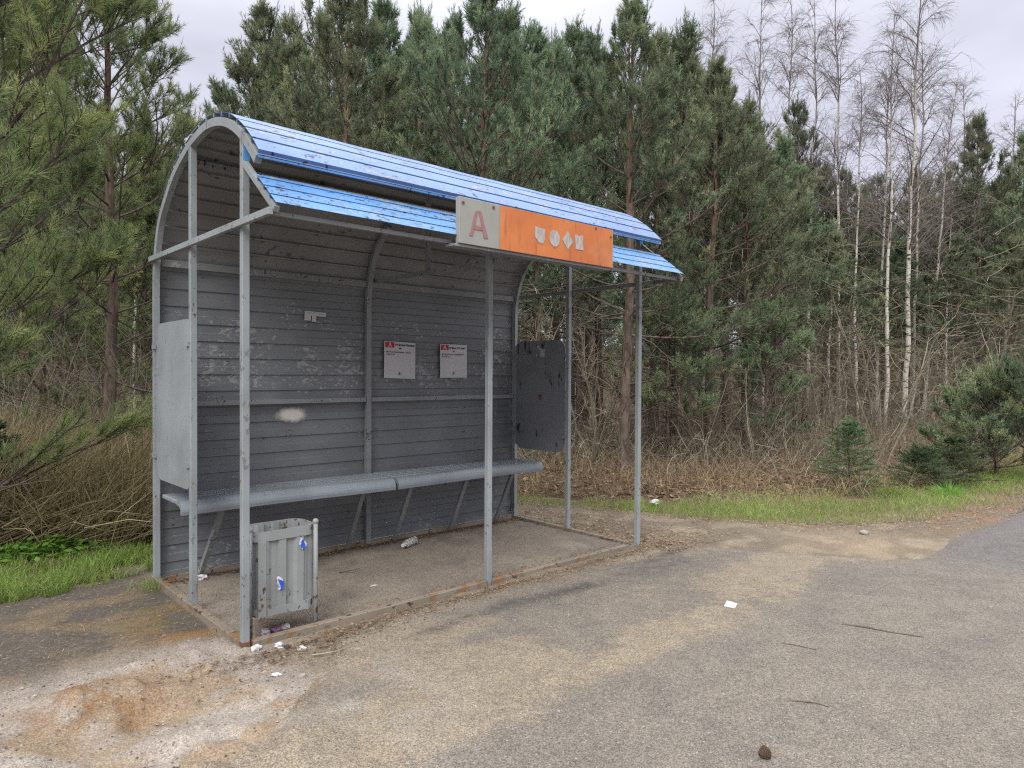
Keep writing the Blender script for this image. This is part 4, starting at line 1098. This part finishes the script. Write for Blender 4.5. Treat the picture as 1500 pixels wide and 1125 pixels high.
shrub(0, 1297, 10.5, 2.6, 'tall bare forked sapling just right of the pointed young spruce')
shrub(1, 1200, 11, 1.9, 'tangled bare shrub left of the pointed young spruce')
shrub(2, 1110, 11.5, 1.6, 'low tangled bare shrub in front of the pine trunks right of the shelter')
shrub(0, 1455, 13, 2.9, 'tall bare shrub with crooked pale boughs at the right edge')
shrub(1, 1395, 13.5, 2.2, 'bare shrub behind the young pine at the right edge')
shrub(2, 1030, 11, 1.5, 'low bare shrub beside the reddish trunks right of the front post')
shrub(1, 870, 10.5, 2.3, 'bare branching shrub seen between the right end posts')
shrub(1, 785, 10, 2.6, 'bare shrub seen over and under the dark side panel')
shrub(0, 90, 9, 2.6, 'bare shrub among dead reeds at the left')
shrub(2, 1255, 14.5, 2.2, 'bare shrub at the foot of the birch clump')
shrub(1, 960, 12, 2.4, 'bare shrub just right of the front post, below the low pine boughs')
shrub(1, 1160, 14, 2.6, 'bare shrub in the shade before the slim tall pine')
shrub(0, 1350, 15, 2.3, 'bare shrub right beside the leaning birch')


# --- young spruces and the young pine of the right verge
def make_spruce(rng, h, spread, r0=.018, nn=80, nl=.020, nw=.0052, tone=.4):
    wood = Acc(); crown = Acc(); tp = np.zeros((1, 8, 3)); tp[0, :, 2] = np.linspace(-.05, h, 8); wood.tubes(tp, np.linspace(r0, .004, 8)[None], 6)
    B = []; D = []; L = []
    z = .06
    while z < h - .05:
        a0 = rng.random() * 6.28; nb = rng.integers(6, 9)
        for k in range(nb):
            a = a0 + k * 6.283 / nb + rng.normal(0, .2); r_ = z / h; pit = R(-6 + 46 * r_) + rng.normal(0, .1); B.append((0, 0, z + rng.normal(0, .02))); D.append((math.cos(a) * math.cos(pit), math.sin(a) * math.cos(pit), math.sin(pit))); L.append(spread * (1 - r_) ** .85 * rng.uniform(.6, 1.1) + .05)
        z += h * .085 * rng.uniform(.8, 1.2)
    B, D, L = map(np.array, (B, D, L)); bp = grow(rng, B, D, L, 5, .15, .06); wood.tubes(bp, (.002 + .008 * L)[:, None] * np.linspace(1, .4, 5)[None], 3)
    N = len(B); tt = rng.uniform(.2, 1., (N, 9)); q, qd = along(bp, tt); sg = np.where(rng.random((N, 9, 1)) < .5, -1, 1); side = nrm(np.cross(qd, np.array([0, 0, 1.]))) * sg; sd = nrm(qd * .8 + side * .8 + rng.normal(0, .12, qd.shape)); sl = L[:, None] * .5 * (1.15 - tt) + .03
    keep = sl > .045; q, sd, sl = q[keep], sd[keep], sl[keep]
    t = tone + rng.normal(0, .15, len(q)); crown.needles(q, sd, sl, nn // 2, nl, nw, rng, np.clip(t, 0, 1), 50, 30)
    for k in range(4): crown.needles(bp[:, k], bp[:, k + 1] - bp[:, k], L / 4, nn // 4, nl, nw, rng, np.clip(tone + rng.normal(0, .12, N), 0, 1), 50, 30)
    crown.needles(np.array([[0, 0, h - .12]]), np.array([[0, 0, 1.]]), np.array([.14]), 60, nl, nw, rng, np.array([.6]))
    wood.tubes(np.stack([q, q + sd * sl[:, None]], 1), np.tile([[.002, .0012]], (len(q), 1)), 3)
    return wood, crown


for px, d, h, spr, lab, sd_ in ((1245, 8.5, .86, .52, 'pointed young spruce on the verge, the tallest and leftmost of the three there', 1), (1352, 8.75, .50, .50, 'low wide young spruce in front of the young pine', 2), (1400, 9.0, .62, .48, 'low dark young spruce close against the young pine', 4), (-12, 5.6, .95, .60, 'dark young spruce at the left edge by the leafy green plant', 3)):
    w, c = make_spruce(np.random.default_rng(600 + sd_), h, spr, tone=.42 if sd_ != 3 else .2); x, y = at(px, d)
    tag(tree_obj('young_spruce', w, c, M['bark'], M['spruce'], (x, y, gz1(x, y))), lab, 'spruce', 'young spruces')
w, c = make_pine(np.random.default_rng(611), 1.25, .08, .75, .02, nn=24, nl=.055, nw=.006, gap=.17, nsub=9, nsh=4, dead=0, lean=.01, tone_off=.2, dens=1.2, prof=.7); x, y = at(1462, 9.6)
tag(tree_obj('young_pine', w, c, M['bark'], M['needle'], (x, y, gz1(x, y))), 'bushy bluish young pine at the right edge above the verge', 'pine', 'young pines at the right verge')
w, c = make_pine(np.random.default_rng(612), 1.6, .12, .9, .024, nn=24, nl=.055, nw=.006, gap=.2, nsub=9, nsh=4, dead=0, lean=.01, tone_off=.2, dens=1.2, prof=.7); x, y = at(1535, 9.2)
tag(tree_obj('young_pine', w, c, M['bark'], M['needle'], (x, y, gz1(x, y))), 'taller young pine cut off by the right edge', 'pine', 'young pines at the right verge')

for sd_, px, d, h, lab in ((621, 978, 11.2, 2.5, 'small pale-needled pine with tufted low crown right of the front post'), (622, 1122, 12.5, 2.4, 'small pale-needled pine with tufted low crown before the short birch'), (623, 1425, 10.2, 1.0, 'small bushy pine left of the bluish young pine')):
    w, c = make_pine(np.random.default_rng(sd_), h, h * .42 if h > 2 else .05, .95 if h > 2 else .6, .022, nn=22, nl=.065, nw=.008, gap=.2, nsub=8, nsh=5, dead=5, dead_len=.7, lean=.02, tone_off=.28, prof=.6); x, y = at(px, d)
    tag(tree_obj('young_pine', w, c, M['bark'], M['needle'], (x, y, gz1(x, y))), lab, 'pine', 'young pines at the right verge' if h < 2 else 'small pines at the wood edge')

# --- far-off wood closing the view
rg = np.random.default_rng(700); FW_ = Acc(); FT = Acc()
for k in range(170):
    px = rg.uniform(-150, 1650); d = rg.uniform(36, 62); x, y = at(px, d); h = rg.uniform(7.5, 10.5); cbz = rg.uniform(.2, 2.6)
    n = 620; z = cbz + (h - cbz) * rg.random(n) ** .9; rr = (1.5 * (1 - (z - cbz) / (h - cbz)) ** .7 + .1) * rg.random(n) ** .5; a = rg.random(n) * 6.28
    Bq = np.c_[x + rr * np.cos(a), y + rr * np.sin(a), z]; Dq = np.c_[np.cos(a) * .7, np.sin(a) * .7, rg.uniform(.1, 1., n)]
    FW_.needles(Bq, Dq, np.full(n, .3), 7, .20, .045, rg, np.clip(rg.normal(.3, .15, n), 0, 1))
    tpx = np.array([[[x, y, -.5], [x + rg.normal(0, .2), y, h * .5], [x, y, h]]]); FT.tubes(tpx, np.array([[.12, .09, .02]]), 6)
    m = 40; zb = rg.uniform(.3, cbz + 1, m); a = rg.random(m) * 6.28; FT.tubes(grow(rg, np.c_[np.full(m, x), np.full(m, y), zb], np.c_[np.cos(a), np.sin(a), rg.normal(0, .3, m)], rg.uniform(.6, 2., m), 4, -.1, .15), np.full((m, 1), .014) * np.linspace(1, .4, 4)[None], 3)
fw = link('far_wood', FW_.mesh('far_wood', M['needle'])); tag(fw, 'dark far-off pine wood closing the view behind the nearer trees', 'wood', kind='stuff')
link('trunks', FT.mesh('trunks', M['bark']), fw)


# ------------------------------------------------------------------ undergrowth, reeds, grass, litter
def scatter(rng, n, px0, px1, d0, d1, power=1.0):
    px = rng.uniform(px0, px1, n); d = d0 + (d1 - d0) * rng.random(n) ** power
    q = CAM[:2] + FH * d[:, None] + RH * ((px - 750) / FPX * d)[:, None]
    return q[:, 0], q[:, 1]


def twigs_mass(rng, n, px0, px1, d0, d1, hmin, hmax, r, name, label, ok, up=-.25, tilt=.7, power=1., tone=(.2, .9)):
    x, y = scatter(rng, n, px0, px1, d0, d1, power); k = ok(x, y); x, y = x[k], y[k]; n = len(x)
    a = rng.random(n) * 6.283; t = rng.uniform(.05, tilt, n) ** 1; D = np.c_[np.cos(a) * t, np.sin(a) * t, np.ones(n)]; L = rng.uniform(hmin, hmax, n)
    P = grow(rng, np.c_[x, y, gz(x, y) - .02], D, L, 7, up, .16); A = Acc(); A.tubes(P, np.full((n, 1), r) * rng.uniform(.6, 1.3, (n, 1)) * np.linspace(1, .4, 7)[None], 3, rng.uniform(*tone, n))
    tt = rng.uniform(.3, 1, (n, 3)); q, qd = along(P, tt); q = q.reshape(-1, 3); qd = nrm(qd.reshape(-1, 3) + rng.normal(0, .6, q.shape)); l = np.repeat(L, 3) * rng.uniform(.12, .4, len(q))
    A.tubes(grow(rng, q, qd, l, 4, -.1, .2), np.full((len(q), 1), r * .6) * np.linspace(1, .5, 4)[None], 3, rng.uniform(*tone, len(q)))
    return tag(link(name, A.mesh(name, M['twig'])), label, 'undergrowth', kind='stuff')


wildok = lambda x, y: (y - grass_edge(x) > .75) & ~((x > -.3) & (x < 3.5) & (y < .35))
rg = np.random.default_rng(800)
twigs_mass(rg, 1900, 740, 1560, 9.0, 15, .2, .85, .0040, 'undergrowth', 'tangled brown undergrowth of bare stems along the wood edge', wildok, tilt=.9)
twigs_mass(rg, 1000, 330, 1600, 12, 24, .5, 2.2, .0052, 'undergrowth', 'thicket of bare grey saplings and dead boughs between the trunks', wildok, tilt=.5, tone=(.05, .5))
twigs_mass(rg, 1300, -80, 330, 7, 18, .5, 2.4, .0045, 'undergrowth', 'bare thicket behind the dead reeds on the left', wildok, tilt=.7, tone=(.2, .8))
A = Acc(); n = 2200; x, y = scatter(rg, n, 330, 1600, 11, 26); a = rg.random(n) * 6.283; z = rg.uniform(.5, 4.2, n); D = np.c_[np.cos(a), np.sin(a), rg.normal(0, .35, n)]
P = grow(rg, np.c_[x, y, z], D, rg.uniform(.4, 1.6, n), 6, -.1, .2); A.tubes(P, np.full((n, 1), .0055) * np.linspace(1, .35, 6)[None], 3, rg.uniform(0, .5, n))
q, qd = along(P, rg.uniform(.2, 1, (n, 4))); q = q.reshape(-1, 3); qd = nrm(qd.reshape(-1, 3) + rg.normal(0, .6, q.shape)); A.tubes(grow(rg, q, qd, rg.uniform(.1, .5, len(q)), 4, -.1, .2), np.full((len(q), 1), .0038) * np.linspace(1, .4, 4)[None], 3, rg.uniform(0, .6, len(q)))
tag(link('dead_boughs', A.mesh('dead_boughs', M['twig'])), 'maze of dead grey boughs between the pine trunks', 'dead boughs', kind='stuff')

# dead reeds on the left, leaning right
A = Acc(); n = 17000; x, y = scatter(rg, n, -60, 300, 5.4, 12, 1.3); k = (y - grass_edge(x) > .62) & ~((x > -.2) & (x < 3.4) & (y < .3)); x, y = x[k], y[k]; n = len(x)
D = np.c_[rg.normal(.22, .42, n), rg.normal(-.05, .35, n), np.ones(n)]; L = rg.uniform(.45, 1.15, n); A.blades(np.c_[x, y, gz(x, y) - .02], D, L, rg.uniform(.005, .010, n), np.c_[rg.normal(.35, .3, n), rg.normal(0, .3, n), rg.normal(-.15, .25, n)], rg, np.clip(rg.normal(.45, .28, n), 0, 1))
n = 4200; x, y = scatter(rg, n, -60, 300, 5.2, 7.6); k = (y - grass_edge(x) > .58) & ~((x > -.2) & (x < 3.4) & (y < .3)); x, y = x[k], y[k]; n = len(x)
D = np.c_[rg.normal(.8, .8, n), rg.normal(-.2, .6, n), rg.uniform(.2, 1., n)]; A.blades(np.c_[x, y, gz(x, y) + rg.uniform(0, .25, n)], D, rg.uniform(.4, .9, n), rg.uniform(.005, .010, n), np.c_[rg.normal(0, .2, n), rg.normal(0, .2, n), rg.normal(-.2, .2, n)], rg, np.clip(rg.normal(.62, .25, n), 0, 1))
tag(link('dead_reeds', A.mesh('dead_reeds', M['reed'])), 'mass of dead tan reeds leaning right behind the green strip on the left', 'reeds', kind='stuff')

# dry brambles and straw along the right wood edge
A = Acc(); n = 12000; x, y = scatter(rg, n, 740, 1600, 8, 15, 1.2); k = (y - grass_edge(x) > .55) & ~((x > -.3) & (x < 3.4) & (y < .3)); x, y = x[k], y[k]; n = len(x)
D = np.c_[rg.normal(0, .55, (n, 2)), np.ones(n)]; A.blades(np.c_[x, y, gz(x, y) - .02], D, rg.uniform(.08, .42, n), rg.uniform(.004, .009, n), np.c_[rg.normal(0, .6, (n, 2)), rg.normal(-.3, .3, n)], rg, np.clip(rg.normal(.33, .22, n), 0, 1))
tag(link('dry_brush', A.mesh('dry_brush', M['dry'])), 'brown dry stalks and brambles between the grass and the trunks', 'dry brush', kind='stuff')

# grass
A = Acc()
n = 80000; x, y = scatter(rg, n, 740, 1560, 5.5, 12.5); e = y - grass_edge(x); g = fbm(x, y, 1.6, 81); k = (e > -.22 + .5 * (g - .5)) & (e < 1.5 + (g - .5) * 1.2) & (x > 3.3) & (g > .30) & (rg.random(n) < .95); x, y, e, g = x[k], y[k], e[k], g[k]; n = len(x)
tn = np.where(rg.random(n) < .28 + .45 * sstep(.6, 1.2, e) + .35 * sstep(.15, -.1, e), rg.uniform(0, .2, n), np.clip(.62 + (g - .5) * 1.4 + rg.normal(0, .14, n), .35, 1))
A.blades(np.c_[x, y, gz(x, y) - .01], np.c_[rg.normal(0, .45, (n, 2)), np.ones(n)], rg.uniform(.04, .13, n) * (.6 + .8 * g), rg.uniform(.004, .007, n), np.c_[rg.normal(0, .5, (n, 2)), rg.normal(-.15, .2, n)], rg, tn)
n = 36000; x, y = scatter(rg, n, -60, 260, 4.2, 7.2); e = y - grass_edge(x); g = fbm(x, y, 2, 82); k = (e > -.08 + .3 * (g - .5)) & (e < .80 + (g - .5) * .5) & (x < .22) & (fbm(x, y, 5, 83) > .40); x, y, e, g = x[k], y[k], e[k], g[k]; n = len(x)
tn = np.where(rg.random(n) < .12 + .3 * sstep(.4, .6, e), rg.uniform(0, .2, n), np.clip(.78 + (g - .5) + rg.normal(0, .14, n), .4, 1))
A.blades(np.c_[x, y, gz(x, y) - .01], np.c_[rg.normal(0, .4, (n, 2)), np.ones(n)], rg.uniform(.05, .15, n), rg.uniform(.004, .007, n), np.c_[rg.normal(0, .5, (n, 2)), rg.normal(-.15, .2, n)], rg, tn)
# stray blades by the left sill
n = 120; x = rg.normal(-.06, .05, n); y = rg.normal(-.12, .06, n); A.blades(np.c_[x, y, gz(x, y) - .01], np.c_[rg.normal(0, .3, (n, 2)), np.ones(n)], rg.uniform(.04, .10, n), np.full(n, .004), np.c_[rg.normal(0, .5, (n, 2)), np.zeros(n)], rg, np.clip(rg.normal(.55, .2, n), 0, 1))
tag(link('grass', A.mesh('grass', M['grass'])), 'fresh green and straw-coloured grass of the verge', 'grass', kind='stuff')


def tuft(px, d, n, h, label):
    rg = np.random.default_rng(int(px)); A = Acc(); B = np.c_[rg.normal(0, .05, (n, 2)), np.full(n, -.01)]; A.blades(B, np.c_[B[:, :2] * 7 + rg.normal(0, .25, (n, 2)), np.ones(n)], rg.uniform(.5, 1, n) * h, np.full(n, .007), np.c_[B[:, :2] * 9, np.full(n, -.25)], rg, np.clip(rg.normal(.9, .1, n), 0, 1))
    x, y = at(px, d); tag(link('grass_tuft', A.mesh('grass_tuft', M['herb']), None, (x, y, gz1(x, y))), label, 'grass tuft', 'bright grass tufts')


tuft(1305, 8.15, 160, .17, 'bright green grass tuft beside the foot of the forked bare sapling'); tuft(1392, 8.1, 190, .24, 'larger bright green grass tuft before the low wide spruce')
rg = np.random.default_rng(900); A = Acc(); n = 420; a = rg.random(n) * 6.28; r_ = .34 * rg.random(n) ** .6; C_ = np.c_[r_ * np.cos(a) * 1.25, r_ * np.sin(a) * .8, .05 + .16 * rg.random(n) * (1 - r_ / .42)]; u = rg.normal(size=(n, 3)); u[:, 2] *= .35; u = nrm(u) * .034; v = nrm(np.cross(u, np.array([0, 0, 1.]) + rg.normal(0, .3, (n, 3)))) * .020
A.leaves(C_, u, v, np.clip(rg.normal(.6, .2, n), 0, 1)); A.tubes(np.stack([C_ * [.7, .7, 0], C_], 1), np.full((n, 2), .0018), 3, np.full(n, .3)); x, y = at(62, 5.15)
tag(link('leafy_plant', A.mesh('leafy_plant', M['herb']), None, (x, y, gz1(x, y))), 'low bright green leafy plant in the grass strip at the left', 'plant')

# fallen leaves, needles and straw on the ground
A = Acc()


def litter(n, x, y, smin, smax, asp, tone, lift=.012):
    n = len(x); a = rg.random(n) * 6.283; s = rg.uniform(smin, smax, n); u = np.c_[np.cos(a) * s, np.sin(a) * s, rg.normal(0, .25, n) * s]; v = np.c_[-np.sin(a) * s * asp, np.cos(a) * s * asp, rg.normal(0, .3, n) * s * asp]
    A.leaves(np.c_[x, y, np.maximum(gz(x, y), 0) + lift + rg.uniform(0, .006, n)], u, v, np.clip(tone + rg.normal(0, .2, n), 0, 1))


x, y = scatter(rg, 30000, -60, 1600, 6, 17, 1.1); k = y - grass_edge(x) > 1.35; k &= ~((x > -.1) & (x < 3.4) & (y < .3)); litter(0, x[k], y[k], .02, .05, .5, .45, .015)
x = rg.uniform(.35, 3.6, 2600); y = -1.60 - np.abs(rg.normal(0, .09, 2600)); litter(0, x, y, .004, .013, .35, .5)
x = rg.uniform(.05, 3.2, 900); y = -1.46 + np.abs(rg.normal(0, .06, 900)); litter(0, x, y, .004, .013, .35, .45, .004)
x = rg.uniform(.05, 3.2, 1300); y = -.06 - np.abs(rg.normal(0, .06, 1300)); litter(0, x, y, .005, .016, .4, .3, .004)
x = rg.uniform(.05, 3.2, 700); y = rg.uniform(-1.45, -.1, 700); litter(0, x, y, .003, .009, .35, .4, .004)
x = 3.2 + np.abs(rg.normal(0, .45, 2600)); y = rg.uniform(-1.9, .3, 2600); litter(0, x, y, .006, .022, .3, .5)
x = rg.uniform(4.1, 9.5, 5200); y = np.maximum(grass_edge(x) - .12 - np.abs(rg.normal(0, .3, 5200)), road_edge(x) - .05); litter(0, x, y, .005, .017, .25, .6)
x = rg.uniform(-2.2, -.02, 3600); y = rg.uniform(-1.2, .6, 3600); litter(0, x, y, .006, .022, .09, .6, .008)
x = rg.normal(.12, .28, 700); y = -1.66 - np.abs(rg.normal(0, .12, 700)); litter(0, x, y, .005, .015, .4, .35)
x = rg.normal(3.6, .25, 700); y = rg.normal(-1.6, .10, 700); litter(0, x, y, .008, .022, .12, .6)
tag(link('leaf_litter', A.mesh('leaf_litter', M['litter'])), 'brown fallen leaves, needles and straw strewn over the ground', 'leaf litter', kind='stuff')

# loose gravel
A = Acc(); rg = np.random.default_rng(950); n = 4200
x = np.concatenate([rg.uniform(-1.3, .4, 2000), rg.uniform(.2, 4.2, 1700), rg.uniform(.3, 3.8, 500)]); y = np.concatenate([rg.uniform(-3., -1.25, 2000), rg.uniform(-3.6, -1.65, 1700), rg.uniform(-4.6, -2.5, 500)])
s = rg.uniform(.002, .0065, n) * np.where(rg.random(n) < .05, 1.8, 1); oct_ = np.array([[1, 0, 0], [0, 1, 0], [-1, 0, 0], [0, -1, 0], [.1, .1, .7]]); rot = rg.random(n) * 6.28
V = oct_[None] * s[:, None, None] * rg.uniform(.7, 1.3, (n, 5, 1)); c_, s_ = np.cos(rot)[:, None], np.sin(rot)[:, None]; V = np.stack([V[..., 0] * c_ - V[..., 1] * s_, V[..., 0] * s_ + V[..., 1] * c_, V[..., 2]], -1)
V += np.c_[x, y, np.maximum(gz(x, y), np.where(x > .2, .008, -1)) + .001][:, None]
F = np.array([[0, 1, 4], [1, 2, 4], [2, 3, 4], [3, 0, 4]]); F = (np.arange(n)[:, None, None] * 5 + F[None]).reshape(-1, 3); A.add(V.reshape(-1, 3), F, np.repeat(rg.random(n), 5))
M['gravel'] = foliage('gravel_bits', (.10, .09, .08), (.24, .21, .18), (.38, .35, .31), 0., .9)
tag(link('gravel', A.mesh('gravel', M['gravel'])), 'loose gravel scattered over sand and asphalt', 'gravel', kind='stuff')

# ------------------------------------------------------------------ sky, sun, camera
SUN_EL, SUN_AZ = 42, -124         # azimuth measured from +Y towards +X
w = bpy.data.worlds.new('World'); SC.world = w; w.use_nodes = True; nt = w.node_tree; N = nt.nodes; Lk = nt.links
bg = N['Background']; bg.inputs['Strength'].default_value = .1
sky = N.new('ShaderNodeTexSky'); sky.sky_type = 'NISHITA'; sky.sun_disc = False; sky.sun_elevation = R(SUN_EL); sky.sun_rotation = R(SUN_AZ)
tc = N.new('ShaderNodeTexCoord'); sp = N.new('ShaderNodeSeparateXYZ'); Lk.new(tc.outputs['Generated'], sp.inputs[0])
mr = N.new('ShaderNodeMapRange'); mr.interpolation_type = 'SMOOTHSTEP'; Lk.new(sp.outputs[2], mr.inputs[0]); mr.inputs[1].default_value = .38; mr.inputs[2].default_value = .90
lo = N.new('ShaderNodeRGB'); lo.outputs[0].default_value = (4.40, 4.42, 5.15, 1); hi = N.new('ShaderNodeRGB'); hi.outputs[0].default_value = (21., 20.8, 20.8, 1)
mx = N.new('ShaderNodeMix'); mx.data_type = 'RGBA'; Lk.new(mr.outputs[0], mx.inputs[0]); Lk.new(lo.outputs[0], mx.inputs[6]); Lk.new(hi.outputs[0], mx.inputs[7])
no = N.new('ShaderNodeTexNoise'); mp = N.new('ShaderNodeMapping'); mp.inputs['Scale'].default_value = (2.2, 2.2, 6.); Lk.new(tc.outputs['Generated'], mp.inputs[0]); Lk.new(mp.outputs[0], no.inputs[0]); no.inputs['Scale'].default_value = 1.6; no.inputs['Detail'].default_value = 6
m2 = N.new('ShaderNodeMapRange'); Lk.new(no.outputs[0], m2.inputs[0]); m2.inputs[1].default_value = .3; m2.inputs[2].default_value = .7; m2.inputs[3].default_value = .86; m2.inputs[4].default_value = 1.14
vm = N.new('ShaderNodeVectorMath'); vm.operation = 'SCALE'; Lk.new(mx.outputs[2], vm.inputs[0]); Lk.new(m2.outputs[0], vm.inputs['Scale'])
m3 = N.new('ShaderNodeMix'); m3.data_type = 'RGBA'; m3.inputs[0].default_value = .06; Lk.new(vm.outputs[0], m3.inputs[6]); Lk.new(sky.outputs[0], m3.inputs[7]); Lk.new(m3.outputs[2], bg.inputs['Color'])

sl = bpy.data.lights.new('sun', 'SUN'); sl.energy = 1.5; sl.angle = R(30); sl.color = (1, .97, .92); so = bpy.data.objects.new('sun', sl); COL.objects.link(so)
d = Vector((math.sin(R(SUN_AZ)) * math.cos(R(SUN_EL)), math.cos(R(SUN_AZ)) * math.cos(R(SUN_EL)), math.sin(R(SUN_EL)))); so.rotation_euler = d.to_track_quat('Z', 'Y').to_euler()

cd = bpy.data.cameras.new('camera'); cd.sensor_width = 36; cd.lens = 36 * FPX / 1500; cd.clip_end = 2000; cd.clip_start = .05
co = bpy.data.objects.new('camera', cd); COL.objects.link(co)
co.matrix_world = Matrix(((RT[0], UP[0], -FW[0], CAM[0]), (RT[1], UP[1], -FW[1], CAM[1]), (RT[2], UP[2], -FW[2], CAM[2]), (0, 0, 0, 1))); SC.camera = co
vs_ = SC.view_settings; vs_.view_transform = 'Standard'; vs_.look = 'None'; vs_.gamma = 1; vs_.exposure = .80
SC.cycles.max_bounces = 6; SC.cycles.diffuse_bounces = 4; SC.cycles.transparent_max_bounces = 8; SC.cycles.use_denoising = False; SC.cycles.filter_width = 1.2; SC.cycles.denoiser = 'OPENIMAGEDENOISE'; SC.cycles.denoising_input_passes = 'RGB_ALBEDO_NORMAL'; SC.cycles.denoising_prefilter = 'ACCURATE'
